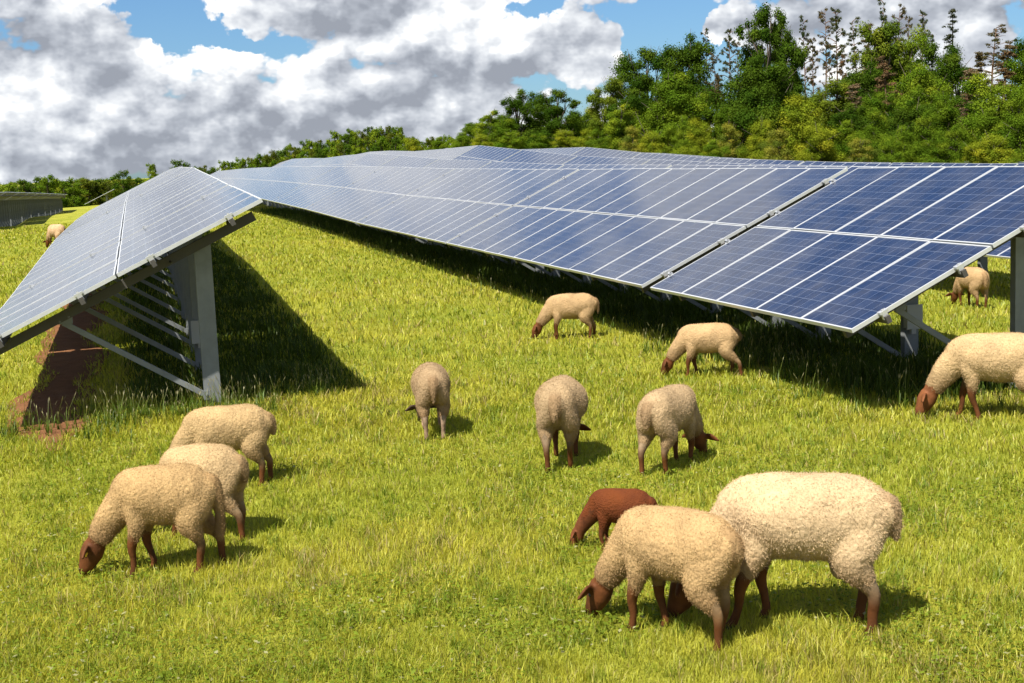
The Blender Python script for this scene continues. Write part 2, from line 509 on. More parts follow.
for i, (y0, n) in enumerate(tabs(78.2, 10)):
    lab = (f'{ORD[i]} dark solar table from the left edge, seen from behind') if i else 'dark back of the solar table cut by the left picture edge'
    solar_table(-9.75, y0, zd(y0), 11, math.atan2(zd(y0 + T11) - zd(y0), T11), 1, lab, 'dark-backed solar tables at the far left')
solar_table(-3.6, 148, .25, 11, -.008, 1, 'small tilted solar table far off beyond the left row', None)

# ------------------------------------------------------------------ sheep
def ring_tube(pts, rad, n=18, cap=True, up=(0, 1, 0)):
    """closed tube through pts; rad = (half width across `up`, half height) per point; rounded ends"""
    pts = [Vector(p) for p in pts]
    rad = [(r, r) if not hasattr(r, '__len__') else r for r in rad]
    if cap:
        d0 = (pts[0] - pts[1]).normalized(); d1 = (pts[-1] - pts[-2]).normalized()
        r0 = min(rad[0]); r1 = min(rad[-1])
        pts = [pts[0] + d0 * r0 * .75, pts[0] + d0 * r0 * .5] + pts + [pts[-1] + d1 * r1 * .5, pts[-1] + d1 * r1 * .75]
        rad = [(rad[0][0] * .3, rad[0][1] * .3), (rad[0][0] * .75, rad[0][1] * .75)] + rad + [(rad[-1][0] * .75, rad[-1][1] * .75), (rad[-1][0] * .3, rad[-1][1] * .3)]
    V = []; F = []
    for i, p in enumerate(pts):
        a = pts[max(i - 1, 0)]; b = pts[min(i + 1, len(pts) - 1)]
        t = (b - a).normalized(); s = Vector(up); s = (s - t * s.dot(t)).normalized(); u = t.cross(s)
        for k in range(n):
            th = 2 * math.pi * k / n
            V.append(p + s * (rad[i][0] * math.cos(th)) + u * (rad[i][1] * math.sin(th)))
    m = len(pts)
    for i in range(m - 1):
        for k in range(n):
            F.append((i * n + k, i * n + (k + 1) % n, (i + 1) * n + (k + 1) % n, (i + 1) * n + k))
    F.append(tuple(range(n - 1, -1, -1))); F.append(tuple((m - 1) * n + k for k in range(n)))
    return V, F


def resample(pts, rad, k=4):
    """Catmull-Rom through the joints so limbs bend smoothly"""
    P = [np.array(p, float) for p in pts]; Q = [np.array(r if hasattr(r, '__len__') else (r, r), float) for r in rad]
    op, orr = [], []
    for i in range(len(P) - 1):
        a, b, c, d = P[max(i - 1, 0)], P[i], P[i + 1], P[min(i + 2, len(P) - 1)]
        e, f_, g_, h = Q[max(i - 1, 0)], Q[i], Q[i + 1], Q[min(i + 2, len(P) - 1)]
        for j in range(k):
            t = j / k
            cr = lambda a, b, c, d: .5 * (2 * b + (c - a) * t + (2 * a - 5 * b + 4 * c - d) * t * t + (3 * b - a - 3 * c + d) * t ** 3)
            op.append(tuple(cr(a, b, c, d))); orr.append(tuple(np.maximum(cr(e, f_, g_, h), .004)))
    op.append(tuple(P[-1])); orr.append(tuple(Q[-1]))
    return op, orr


def merge_remesh(parts, voxel, smooth):
    V = []; F = []
    for v, f in parts:
        b = len(V); V += [tuple(p) for p in v]; F += [tuple(b + i for i in q) for q in f]
    me = bpy.data.meshes.new('tmp'); me.from_pydata(V, [], F); me.update()
    bm = bmesh.new(); bm.from_mesh(me); bmesh.ops.recalc_face_normals(bm, faces=bm.faces); bm.to_mesh(me); bm.free()
    o = bpy.data.objects.new('tmp', me); COL.objects.link(o)
    r = o.modifiers.new('r', 'REMESH'); r.mode = 'VOXEL'; r.voxel_size = voxel
    s = o.modifiers.new('s', 'SMOOTH'); s.factor = .5; s.iterations = smooth
    bpy.context.view_layer.update()
    dg = bpy.context.evaluated_depsgraph_get()
    out = bpy.data.meshes.new_from_object(o.evaluated_get(dg))
    bpy.data.objects.remove(o); bpy.data.meshes.remove(me)
    return out


def mat_fleece():
    m, nt = new_mat('fleece'); g = NT(nt)
    a = g.n('ShaderNodeAttribute', attribute_name='Col').outputs['Color']
    tc = g.n('ShaderNodeTexCoord').outputs['Object']
    n = g.noise(tc, 46, 4, .65, .6); n2 = g.noise(tc, 5, 3, .6)
    v = g.n('ShaderNodeTexVoronoi', feature='SMOOTH_F1'); g.l(tc, v.inputs['Vector']); v.inputs['Scale'].default_value = 48; v.inputs['Smoothness'].default_value = .5
    k = g.math('MULTIPLY_ADD', n2, .35, .82)
    c = g.mix(1.0, a, k, 'MULTIPLY')
    c = g.mix(g.smooth(n, .50, .76, 0, .22), c, (.09, .052, .024, 1))
    h = g.math('ADD', n, g.math('MULTIPLY', v.outputs['Distance'], -.7))
    b = g.bsdf(c, .92, 0, .08, g.bump(h, .65, .011))
    
    g.out(b.outputs[0]); return m


def mat_hide():
    m, nt = new_mat('hide'); g = NT(nt)
    a = g.n('ShaderNodeAttribute', attribute_name='Col').outputs['Color']
    tc = g.n('ShaderNodeTexCoord').outputs['Object']
    n = g.noise(tc, 60, 5, .7); n2 = g.noise(tc, 9, 3, .5)
    c = g.mix(1.0, a, g.math('MULTIPLY_ADD', g.math('ADD', n, n2), .45, .55), 'MULTIPLY')
    g.out(g.bsdf(c, .7, 0, .2, g.bump(n, .35, .008)).outputs[0]); return m


M_fleece, M_hide = mat_fleece(), mat_hide()
M_eye = mat_metal('dark_eye', (.01, .008, .006), .15, 0, .1)
M_tagy = mat_metal('yellow_tag', (.80, .55, .05), .5, 0, .1)
FC = (.52, .365, .19)


def n3(v, s, o=0.0):
    return mnoise.noise(Vector((v[0] * s + o, v[1] * s - o * 1.7, v[2] * s + o * .3)))


def make_sheep(label, group, loc, heading, sc=1.0, fleece=FC, leg=(.150, .050, .012), head=(.160, .052, .013), front=(0, 0), hind=(0, 0),
               neck_side=0.0, head_drop=1.0, fat=1.0, tail=.30, lamb=False, tagged=False, seed=0, detail=1.0, belly=0.0, long=.88):
    rs = np.random.default_rng(100 + seed)
    X = lambda v: v * long
    # ---- skeleton in metres at scale 1: +x forward, z up
    hz = .62 * (1 - head_drop) + .10 * head_drop              # height of the poll region when grazing
    ns = neck_side
    trunk_p = [(X(-.47), 0, .625), (X(-.40), 0, .61), (X(-.27), 0, .59), (X(-.05), 0, .575), (X(.15), 0, .58), (X(.30), 0, .585), (X(.39), 0, .575)]
    trunk_r = [(.08, .095), (.145, .16), (.172, .205), (.192 * fat, .215), (.182 * fat, .208), (.142, .185), (.10, .145)]
    neck_p = [(X(.27), 0, .60), (X(.38), ns * .02, .525), (X(.38) + .11, ns * .07, .40), (X(.38) + .19, ns * .13, .29), (X(.38) + .235, ns * .17, .20)]
    neck_r = [(.13, .165), (.105, .135), (.082, .105), (.068, .085), (.058, .070)]
    px_ = X(.38)
    hd = Vector((.42, ns * .28, -.86)).normalized()
    h0 = Vector((px_ + .232, ns * .17, .215))
    head_p = [h0 - hd * .02, h0 + hd * .05, h0 + hd * .11, h0 + hd * .165, h0 + hd * .195]
    head_r = [(.062, .078), (.062, .082), (.050, .066), (.042, .050), (.036, .038)]
    legs = []
    for i, sgn in enumerate((1, -1)):
        d = front[i]; x0 = X(.27)
        legs.append(('f', sgn, [(x0 - .02, sgn * .055, .60), (x0 - .03, sgn * .088, .50), (x0 - .03 + d * .15, sgn * .095, .40), (x0 + .005 + d * .5, sgn * .095, .235), (x0 - .005 + d * .72, sgn * .09, .14), (x0 - .005 + d * .95, sgn * .09, .06), (x0 + .015 + d, sgn * .09, .022), (x0 + .03 + d, sgn * .09, .0)],
                     [(.055, .085), (.058, .075), (.050, .056), .034, .0235, .024, .026, .027]))
        d = hind[i]; x0 = X(-.33)
        legs.append(('h', sgn, [(x0 - .01, sgn * .05, .62), (x0 + .015, sgn * .085, .50), (x0 + .035 + d * .2, sgn * .105, .39), (x0 - .015 + d * .5, sgn * .10, .295), (x0 - .05 + d * .72, sgn * .095, .225), (x0 - .04 + d * .9, sgn * .09, .12), (x0 - .035 + d, sgn * .09, .055), (x0 - .015 + d, sgn * .09, .02), (x0 - .0 + d, sgn * .09, .0)],
                     [(.07, .12), (.078, .118), (.064, .088), (.043, .052), (.030, .034), (.0235, .027), (.025, .027), (.027, .029), (.027, .029)]))
    # ---- hide: head, ears, legs and a slimmer trunk, one continuous surface
    parts = []
    tp, tr = resample(trunk_p, [(a * .9, b * .9) for a, b in trunk_r]); parts.append(ring_tube(tp, tr, 20))
    tp, tr = resample(neck_p, [(a * (1.0 if lamb else .88), b * (1.0 if lamb else .88)) for a, b in neck_r]); parts.append(ring_tube(tp, tr, 16))
    tp, tr = resample([tuple(p) for p in head_p], head_r); parts.append(ring_tube(tp, tr, 16))
    side = Vector((-hd.y, hd.x, 0)).normalized(); nrm = hd.cross(side)
    if nrm.z < 0: nrm = -nrm
    for sgn in (1, -1):
        e0 = h0 + side * (.045 * sgn) + nrm * .03
        e1 = e0 + side * (.07 * sgn) + hd * .008; e2 = e0 + side * (.150 * sgn) + hd * .030 - nrm * .016
        tp, tr = resample([tuple(e0), tuple(e1), tuple(e2)], [(.018, .020), (.044, .015), (.016, .010)]); parts.append(ring_tube(tp, tr, 10, up=tuple(hd)))
    for kind, sgn, lp, lr in legs:
        tp, tr = resample(lp, lr); parts.append(ring_tube(tp, tr, 12))
    tl = [(X(-.47), 0, .68), (X(-.47) - .035, 0, .64), (X(-.47) - .052, 0, .64 - tail * .5), (X(-.47) - .045, 0, .64 - tail)]
    tp, tr = resample(tl, [.028, .024, .02, .014]); parts.append(ring_tube(tp, tr, 10))
    if belly:
        parts.append(ring_tube([(X(-.22), 0, .38), (X(-.22), 0, .30)], [(.06, .07), (.045, .05)], 12))
    vox = .0105 if detail >= 1 else .017
    body = merge_remesh(parts, vox, 4)
    n = len(body.vertices); co_ = np.empty(n * 3, np.float32); body.vertices.foreach_get('co', co_); co_ = co_.reshape(-1, 3)
    hx = co_ @ np.array(hd) - float(h0.dot(hd))
    isleg = np.clip((.30 - co_[:, 2]) / .06, 0, 1)
    col = np.tile(np.array(leg), (n, 1))
    ishead = (co_[:, 0] > px_ + .15)
    col[ishead] = head
    muz = np.clip((hx - .15) / .05, 0, 1) * ishead
    col = col * (1 - .55 * muz[:, None])
    fade = np.clip((co_[:, 2] - np.where(co_[:, 0] < 0, .17, .27)) / .13, 0, 1)[:, None] * (~ishead)[:, None]
    col = col * (1 - .75 * fade) + np.array(fleece) * .75 * .75 * fade
    trunkm = (~ishead) & (co_[:, 2] > .40)
    col[trunkm] = np.array(fleece) * (.8 if not lamb else 1)
    hoof = (co_[:, 2] < .035) & (~ishead)
    col[hoof] = (.03, .022, .016)
    mott = np.array([n3(c, 9, seed) + .6 * n3(c, 28, seed + 2) for c in co_]); col = col * (.60 + .24 * mott[:, None])
    a = body.attributes.new('Col', 'FLOAT_COLOR', 'POINT'); cc = np.ones((n, 4), np.float32); cc[:, :3] = np.clip(col, 0, 1); a.data.foreach_set('color', cc.ravel())
    body.materials.clear(); body.materials.append(M_hide)
    body.polygons.foreach_set('use_smooth', np.ones(len(body.polygons), bool))
    body.name = 'sheep_body'
    top = link('lamb' if lamb else 'sheep', body, None, loc, (0, 0, heading)); top.scale = (sc * .965, sc * .965, sc * .955)
    tag(top, label, 'lamb' if lamb else 'sheep', group)
    # ---- fleece
    parts = []
    tp, tr = resample(trunk_p, trunk_r, 5); parts.append(ring_tube(tp, tr, 26))
    tp, tr = resample(neck_p[:4], neck_r[:4], 5); parts.append(ring_tube(tp, tr, 20))
    for kind, sgn, lp, lr in legs:
        k = 4
        lr2 = [(np.array(r if hasattr(r, '__len__') else (r, r)) + (.012 if j < 3 else .009)) for j, r in enumerate(lr[:k])]
        pts_ = list(lp[:k])
        if kind == 'h':                                       # breeches reach almost to the hock
            lr2[3] = np.array((.047, .055)); pts_.append(tuple(np.array(lp[3]) * .3 + np.array(lp[4]) * .7)); lr2.append(np.array((.025, .029)))
        else:
            pts_[3] = tuple(np.array(lp[2]) * .25 + np.array(lp[3]) * .75); lr2[3] = np.array((.034, .038))
        tp, tr = resample(pts_, [tuple(r) for r in lr2], 5); parts.append(ring_tube(tp, tr, 16))
    tp, tr = resample(tl, [(.042, .036), (.040, .032), (.036, .028), (.022, .018)] if tail < .35 else [(.046, .038), (.050, .040), (.050, .040), (.030, .024)], 5); parts.append(ring_tube(tp, tr, 12))
    fl = merge_remesh(parts, .0125 if detail >= 1 else .02, 12)
    n = len(fl.vertices); P = np.empty(n * 3, np.float32); fl.vertices.foreach_get('co', P); P = P.reshape(-1, 3)
    Nn = np.empty(n * 3, np.float32); fl.vertices.foreach_get('normal', Nn); Nn = Nn.reshape(-1, 3)
    amp = .45 if lamb else 1.0
    disp = np.empty(n); tone = np.empty(n)
    for i in range(n):
        p = P[i]; q_ = (p[0] * 1.25, p[1], p[2] * .55)        # creases run up and down the flank
        disp[i] = .0055 * n3(q_, 12, seed) + .0032 * abs(n3(p, 30, seed + 5)) + .0026 * n3(p, 60, seed + 9) + .010 * n3(p, 5, seed + 3)
        tone[i] = n3(p, 4.2, seed + 20) * .7 + n3(p, 11, seed + 31) * .5
    P2 = P + Nn * (disp * amp)[:, None]
    fcol = np.array(fleece)[None, :] * np.array((.79, .75, .715)) * (1 + .26 * tone[:, None])
    under = np.clip((.45 - P[:, 2]) / .16, 0, 1)[:, None]     # dirty, browner wool low on the legs and belly
    rear = np.clip((-X(.40) - P[:, 0]) / .07, 0, 1)[:, None] * np.clip((np.abs(P[:, 1]) < .055), 0, 1)[:, None]
    dirt = np.array((.155, .085, .036)) if not lamb else np.array(fleece) * .58
    stain = np.clip(under * .6 + rear * .5 + .30 * np.clip(tone[:, None] - .25, 0, 1), 0, .75)
    fcol = fcol * (1 - stain) + dirt * stain
    fcol = np.clip(fcol, .01, .9)
    tri = []
    lv = np.empty(len(fl.loops), np.int32); fl.loops.foreach_get('vertex_index', lv)
    ls = np.empty(len(fl.polygons), np.int32); fl.polygons.foreach_get('loop_start', ls)
    lt = np.empty(len(fl.polygons), np.int32); fl.polygons.foreach_get('loop_total', lt)
    Q4 = lv[ls[lt == 4][:, None] + np.arange(4)[None, :]]
    bpy.data.meshes.remove(fl)
    # locks: short tufts that break the outline
    nl = int((44000 if detail >= 1 else 5000) * (.35 if lamb else 1))
    fi = rs.integers(0, len(Q4), nl)
    ctr = P2[Q4[fi]].mean(1) + rs.normal(0, .004, (nl, 3)); nm = Nn[Q4[fi]].mean(1); nm /= np.linalg.norm(nm, axis=1)[:, None] + 1e-6
    dr = nm * .6 + rs.normal(0, .33, (nl, 3)) + np.array((-.25, 0, -.45)); dr /= np.linalg.norm(dr, axis=1)[:, None]
    sd = np.cross(dr, rs.normal(0, 1, (nl, 3))); sd /= np.linalg.norm(sd, axis=1)[:, None] + 1e-6
    ln = rs.uniform(.005, .013, nl)[:, None] * (.6 if lamb else 1); wd = rs.uniform(.0007, .0016, nl)[:, None] * (1 if detail >= 1 else 1.8)
    ctr = ctr - nm * .002
    T = np.stack([ctr - sd * wd, ctr + sd * wd, ctr + dr * ln + sd * wd * .3, ctr + dr * ln - sd * wd * .3], 1).reshape(-1, 3)
    tcol = np.repeat(fcol[Q4[fi]].mean(1) * rs.uniform(.98, 1.14, (nl, 1)), 4, 0)
    V = np.concatenate([P2, T]); F = np.concatenate([Q4, np.arange(nl * 4).reshape(-1, 4) + n]); C = np.concatenate([fcol, np.clip(tcol, 0, .95)])
    link('fleece', mesh_np('fleece', V, F.astype(np.int32), [M_fleece], col=C, smooth=True), top)
    # ---- eyes and ear tag
    for sgn in (1, -1):
        m = bmesh.new(); bmesh.ops.create_uvsphere(m, u_segments=10, v_segments=8, radius=.0135); me = bpy.data.meshes.new('eye'); m.to_mesh(me); m.free(); me.materials.append(M_eye)
        p = h0 + hd * .055 + side * (.052 * sgn) + nrm * .025
        link('eye', me, top, p)
    if tagged:
        b = MB(); b.box(-.022, .022, -.004, .004, -.02, .02)
        p = h0 + side * .105 + nrm * .022 + hd * .02
        e = link('ear_tag', b.mesh('ear_tag', [M_tagy]), top, p); e.rotation_euler = (.2, .3, math.atan2(side.y, side.x))
    return top


def graze(px, dist, phi, label, group='grazing cream sheep', **kw):
    """px bearing, metres away, phi = degrees turned away from facing straight left"""
    x, y = az_pos(px, dist)
    b = YAW + math.atan((px - 512) / FPX)
    left = np.array([-math.cos(b), math.sin(b)]); away = np.array([math.sin(b), math.cos(b)])
    h = left * math.cos(R_(phi)) + away * math.sin(R_(phi))
    return make_sheep(label, group, (x, y, gz(x, y) + kw.pop('lift', -.022)), math.atan2(h[1], h[0]), **kw)


FLOCK = 'sheep grazing between the panel rows'
graze(801, 7.62, 6, 'largest pale sheep, long heavy body, standing right of the front sheep, rump to the right', FLOCK, sc=1.2, fleece=(.58, .44, .26), fat=1.1, belly=1, front=(.10, -.04), hind=(-.02, .05), tail=.16, seed=1, long=.85)
graze(670, 7.47, 34, 'woolly cream sheep nearest the camera with its rump over the big pale sheep legs', FLOCK, sc=1.01, fleece=(.49, .34, .165), front=(.04, -.08), hind=(-.04, .06), tail=.10, seed=2, long=.80)
graze(616, 9.15, 16, 'small red-brown lamb just behind the front sheep, head down in the grass', FLOCK, sc=.60, fleece=(.145, .042, .012), leg=(.15, .045, .014), head=(.19, .058, .018), lamb=True, seed=3, tail=.12, long=.80)
graze(709, 15.75, 8, 'cream sheep grazing at the shade edge below the second right-hand table, hind leg stretched back', FLOCK, sc=.84, front=(.05, -.06), hind=(-.16, .0), seed=4, tail=.10)
graze(572, 19.4, 6, 'cream sheep farthest up the grass lane, side-on beside the dark shade', FLOCK, sc=.88, front=(.0, .06), hind=(0, -.06), seed=5, tail=.2)
graze(1001, 13.2, 4, 'large cream sheep cut by the right picture edge, reaching down with reddish face', FLOCK, sc=1.10, fleece=(.56, .41, .22), head=(.26, .09, .03), front=(-.10, .08), hind=(0, .05), seed=6, head_drop=.8, fat=1.05, tail=.15)
graze(976, 24.0, 58, 'sheep in the distance seen under the raised end of the nearest right-hand table', FLOCK, sc=.92, seed=7, tail=.2)
graze(428, 13.15, 87, 'round grey-tan sheep with whitish legs, seen from behind, alone left of centre', FLOCK, sc=.94, fleece=(.40, .29, .165), leg=(.46, .30, .20), head=(.10, .06, .035), fat=1.06, neck_side=.45, seed=8, tail=.2)
graze(559, 11.75, 97, 'plump sheep seen straight from behind with dark tail mark, centre of the meadow', FLOCK, sc=1.03, fleece=(.44, .325, .185), fat=1.18, hind=(-.05, .12), seed=9, tail=.15)
graze(669, 11.4, 120, 'cream sheep turned away to the right, head down at its right side', FLOCK, sc=.96, fleece=(.46, .34, .195), front=(.05, 0), hind=(-.07, .05), seed=10, tail=.17, long=.8)
graze(148, 9.6, 14, 'front sheep of the left trio, tight wool, long hanging tail, yellow ear tag', FLOCK, sc=1.03, fleece=(.48, .33, .155), tail=.40, tagged=True, front=(.03, -.08), hind=(.03, -.10), seed=11, long=.72)
graze(190, 10.35, 30, 'middle sheep of the left trio, half hidden behind the woolly front one', FLOCK, sc=.97, fleece=(.52, .38, .2), front=(.05, 0), hind=(-.1, 0), seed=12, tail=.15, long=.72)
graze(218, 11.8, 10, 'rear sheep of the left trio, smooth back, just below the steel post', FLOCK, sc=.95, fleece=(.50, .36, .18), hind=(.0, -.06), seed=13, tail=.15, long=.84)
graze(63, 45, 60, 'far sheep peeping out past the low edge of the left panel row', FLOCK, sc=1.0, fleece=(.56, .38, .22), seed=14, detail=.5)

# ------------------------------------------------------------------ grass
def in_soil(x, y):
    c = -.84 + .08 * np.sin(y * 1.1); w = (.40 + .07 * np.sin(y * 1.7) + .04 * np.sin(y * 3.9 + 1)) * np.clip(.15 + (y - 13.6) * .8, 0, 1)
    return (np.abs(x - c) < w * (.25 + .75 * vnoise(x, y, 5.0, 2.2))) & (y > 13.9) & (y < 29)


def vnoise(x, y, s, o):
    """smooth value noise on arrays"""
    x = x * s + o; y = y * s - o * 1.3
    xi = np.floor(x).astype(int); yi = np.floor(y).astype(int); fx = x - xi; fy = y - yi
    fx = fx * fx * (3 - 2 * fx); fy = fy * fy * (3 - 2 * fy)
    h = lambda a, b: ((np.sin(a * 127.1 + b * 311.7 + o * 7.7) * 43758.5453) % 1.0)
    return (h(xi, yi) * (1 - fx) + h(xi + 1, yi) * fx) * (1 - fy) + (h(xi, yi + 1) * (1 - fx) + h(xi + 1, yi + 1) * fx) * fy


def blades(N, r0, r1, hmin, hmax, wk, name, seg, power=1.0):
    u = rng.random(N)
    r = r0 * (r1 / r0) ** (u ** power)
    a = YAW + rng.uniform(-.44, .44, N)
    x = r * np.sin(a); y = r * np.cos(a)
    k = ~in_soil(x, y); x, y, r = x[k], y[k], r[k]; n = len(x)
    z = ground_z(x, y)
    p1 = vnoise(x, y, .55, 3.1); p2 = vnoise(x, y, 2.4, 8.2); p3 = vnoise(x, y, 7.0, 1.7)
    h = (hmin + (hmax - hmin) * rng.random(n) ** 1.6) * (.35 + .55 * p2 + .35 * p1 + .7 * p3)
    wdt = np.maximum(wk * r, .0020) * rng.uniform(.6, 1.3, n)
    th = rng.uniform(0, 2 * np.pi, n); lean = rng.uniform(.1, .9, n) * h
    dx, dy = np.cos(th), np.sin(th); sx, sy_ = -np.sin(th + rng.normal(0, .7, n)), np.cos(th + rng.normal(0, .7, n))
    base = np.stack([x, y, z - .005], 1); side = np.stack([sx, sy_, np.zeros(n)], 1) * wdt[:, None]
    tip = base + np.stack([dx * lean, dy * lean, h], 1)
    mid = base + np.stack([dx * lean * .32, dy * lean * .32, h * .62], 1)
    cA = np.array((.252, .295, .024)); cB = np.array((.445, .41, .05)); cC = np.array((.098, .165, .011)); dry = np.array((.36, .29, .10))
    t = np.clip(p1 * .75 + p2 * .45 - .1 + rng.normal(0, .16, n), 0, 1)[:, None]
    c = cA * (1 - t) + cB * t
    p4 = vnoise(x, y, 16.0, 4.9); dk = (np.clip((p3 - .5) * 1.6 + (p4 - .5) * 1.3, 0, .85) * (rng.random(n) < .85))[:, None]; c = c * (1 - dk) + cC * dk
    dr = rng.random(n) < (.05 + .16 * np.clip(p2 - .45, 0, 1) + 1.6 * np.clip(p1 * p3 - .48, 0, .3)); c[dr] = dry * rng.uniform(.7, 1.15, (dr.sum(), 1))
    c = c * rng.uniform(.75, 1.25, (n, 1))
    if seg == 2:
        V = np.stack([base - side, base + side, mid + side * .8, mid - side * .8, tip + side * .12, tip - side * .12], 1).reshape(-1, 3)
        b = np.arange(n)[:, None] * 6
        Fq = np.stack([b + np.array([[0, 1, 2, 3]]), b + np.array([[3, 2, 4, 5]])], 1).reshape(-1, 4); m = 6
    else:
        V = np.stack([base - side, base + side, tip + side * .3, tip - side * .3], 1).reshape(-1, 3); Fq = np.arange(n * 4).reshape(-1, 4); m = 4
    return V, Fq.astype(np.int32), np.repeat(c, m, 0)


def join(*ps):
    V = []; Fq = []; C = []; o = 0
    for v, f, c in ps: V.append(v); Fq.append(f + o); C.append(c); o += len(v)
    return np.concatenate(V), np.concatenate(Fq), np.concatenate(C)


V, Fq, C = join(blades(420000, 4.7, 16, .018, .075, .00030, 'near', 2), blades(260000, 13, 85, .03, .085, .00045, 'far', 1, 1.0))
tag(link('grass', mesh_np('grass', V, Fq, [M_grass], col=C)), kind='stuff')

# broad-leaved weeds low in the sward
def weeds(N):
    r = 4.8 * (22 / 4.8) ** rng.random(N); a = YAW + rng.uniform(-.42, .42, N); x = r * np.sin(a); y = r * np.cos(a)
    k = (vnoise(x, y, 1.1, 5.5) + rng.normal(0, .12, N) > .52) & ~in_soil(x, y); x, y = x[k], y[k]; n = len(x)
    z = ground_z(x, y) + rng.uniform(.02, .07, n)
    th = rng.uniform(0, 6.28, n); s = rng.uniform(.008, .02, n)
    d = np.stack([np.cos(th), np.sin(th), rng.uniform(-.3, .5, n)], 1) * s[:, None]; e = np.stack([-np.sin(th), np.cos(th), rng.uniform(-.4, .4, n)], 1) * s[:, None] * .6
    p = np.stack([x, y, z], 1)
    V = np.stack([p - d, p + e, p + d, p - e], 1).reshape(-1, 3)
    c = np.array((.135, .18, .014)) * rng.uniform(.6, 1.4, (n, 1)); pale = rng.random(n) < .06; c[pale] = np.array((.33, .32, .15))
    return V, np.arange(n * 4).reshape(-1, 4).astype(np.int32), np.repeat(c, 4, 0)
V, Fq, C = weeds(90000)
tag(link('meadow_weeds', mesh_np('meadow_weeds', V, Fq, [M_grass], col=C)), kind='stuff')

# tall seeding grass left standing where the mower and the sheep cannot reach
def tall(regions):
    Vs = []; Fs = []; Cs = []; o = 0
    for (n, fx, hh) in regions:
        for i in range(n):
            x, y = fx(); z = gz(x, y); h = rng.uniform(*hh); th = rng.uniform(0, 6.28); ln = rng.uniform(.02, .5) * h
            w = .0014; d = np.array((math.cos(th), math.sin(th), 0)); s = np.array((-d[1], d[0], 0))
            b = np.array((x, y, z)); m = b + d * ln * .35 + (0, 0, h * .6); t = b + d * ln + np.array((0, 0, h)); e = t + d * ln * .25 + np.array((0, 0, h * .16))
            q = t * .5 + e * .5
            hw = rng.uniform(.0025, .006)
            vs = [b - s * w * 2, b + s * w * 2, m + s * w * 1.5, m - s * w * 1.5, t + s * w, t - s * w, q + s * hw, q - s * hw, e + s * .001, e - s * .001]
            sc_ = np.array((.13, .165, .022)) * rng.uniform(.8, 1.3); hc = np.array((.31, .28, .14)) * rng.uniform(.6, 1.2)
            Vs += vs; Fs += [(o, o + 1, o + 2, o + 3), (o + 3, o + 2, o + 4, o + 5), (o + 5, o + 4, o + 6, o + 7), (o + 7, o + 6, o + 8, o + 9)]
            Cs += [sc_] * 5 + [hc] * 5; o += 10
            # leaves at the foot
            for k in range(3):
                t2 = rng.uniform(0, 6.28); hb = h * rng.uniform(.35, .75); dd = np.array((math.cos(t2), math.sin(t2), 0)); ss = np.array((-dd[1], dd[0], 0)) * .0045
                m2 = b + dd * hb * .2 + np.array((0, 0, hb * .7)); e2 = b + dd * hb * .55 + np.array((0, 0, hb * .95))
                Vs += [b - ss, b + ss, m2 + ss * .8, m2 - ss * .8, e2 + ss * .1, e2 - ss * .1]; Fs += [(o, o + 1, o + 2, o + 3), (o + 3, o + 2, o + 4, o + 5)]
                Cs += [np.array((.08, .13, .012)) * rng.uniform(.7, 1.3)] * 6; o += 6
    return np.array(Vs), np.array(Fs, np.int32), np.array(Cs)
def clump(cx, cy, sx, sy):
    pts = [(rng.normal(cx, sx), rng.normal(cy, sy)) for _ in range(14)]
    def f():
        p = pts[int(rng.integers(0, 14))]
        return rng.normal(p[0], .10), rng.normal(p[1], .10)
    return f
ta = [(260, clump(7.1, 14.2, .35, 1.6), (.10, .34)), (150, lambda: (rng.normal(7.3, .4), rng.uniform(11.2, 16.5)), (.14, .36)),
      (120, clump(8.3, 11.9, .5, .7), (.12, .32)),
      (420, lambda: (rng.uniform(6.3, 7.6), rng.uniform(16, 60)), (.12, .32)),
      (330, clump(.1, 14.45, .8, .28), (.08, .32)), (120, lambda: (rng.uniform(-.9, 1.5), rng.normal(14.55, .3)), (.12, .34)),
      (160, clump(1.9, 15.5, .5, .4), (.08, .26)),
      (160, lambda: (rng.normal(.7, .15), rng.uniform(14.7, 26)), (.15, .4))]
V, Fq, C = tall(ta)
tag(link('tall_grass', mesh_np('tall_grass', V, Fq, [M_grass], col=C)), kind='stuff')


# rank undergrowth below the panels, coloured dark and spread to deepen their shade
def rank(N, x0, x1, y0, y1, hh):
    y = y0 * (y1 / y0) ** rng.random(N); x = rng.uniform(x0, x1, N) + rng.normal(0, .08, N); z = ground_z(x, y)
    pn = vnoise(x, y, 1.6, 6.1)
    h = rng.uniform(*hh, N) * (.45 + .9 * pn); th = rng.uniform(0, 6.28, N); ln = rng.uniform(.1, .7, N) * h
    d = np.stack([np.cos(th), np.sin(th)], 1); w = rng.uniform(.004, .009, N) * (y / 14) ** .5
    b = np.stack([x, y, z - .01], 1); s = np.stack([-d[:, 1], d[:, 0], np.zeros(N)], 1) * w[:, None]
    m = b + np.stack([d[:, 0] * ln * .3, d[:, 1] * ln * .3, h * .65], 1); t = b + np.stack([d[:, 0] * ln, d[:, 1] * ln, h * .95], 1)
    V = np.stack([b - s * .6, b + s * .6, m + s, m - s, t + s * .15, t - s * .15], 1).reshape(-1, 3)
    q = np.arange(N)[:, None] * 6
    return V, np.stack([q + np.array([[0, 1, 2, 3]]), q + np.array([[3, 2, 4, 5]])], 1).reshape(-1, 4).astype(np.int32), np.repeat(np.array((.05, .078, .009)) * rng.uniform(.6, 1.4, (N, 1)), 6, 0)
V, Fq, C = join(rank(46000, 7.2, 9.6, 11.6, 75, (.10, .30)), rank(26000, .0, 2.5, 15.2, 45, (.05, .22)))  # left patch reaches across that row's cast shadow to darken it
tag(link('shade_deepening_growth', mesh_np('shade_deepening_growth', V, Fq, [M_grass], col=C)), kind='stuff')

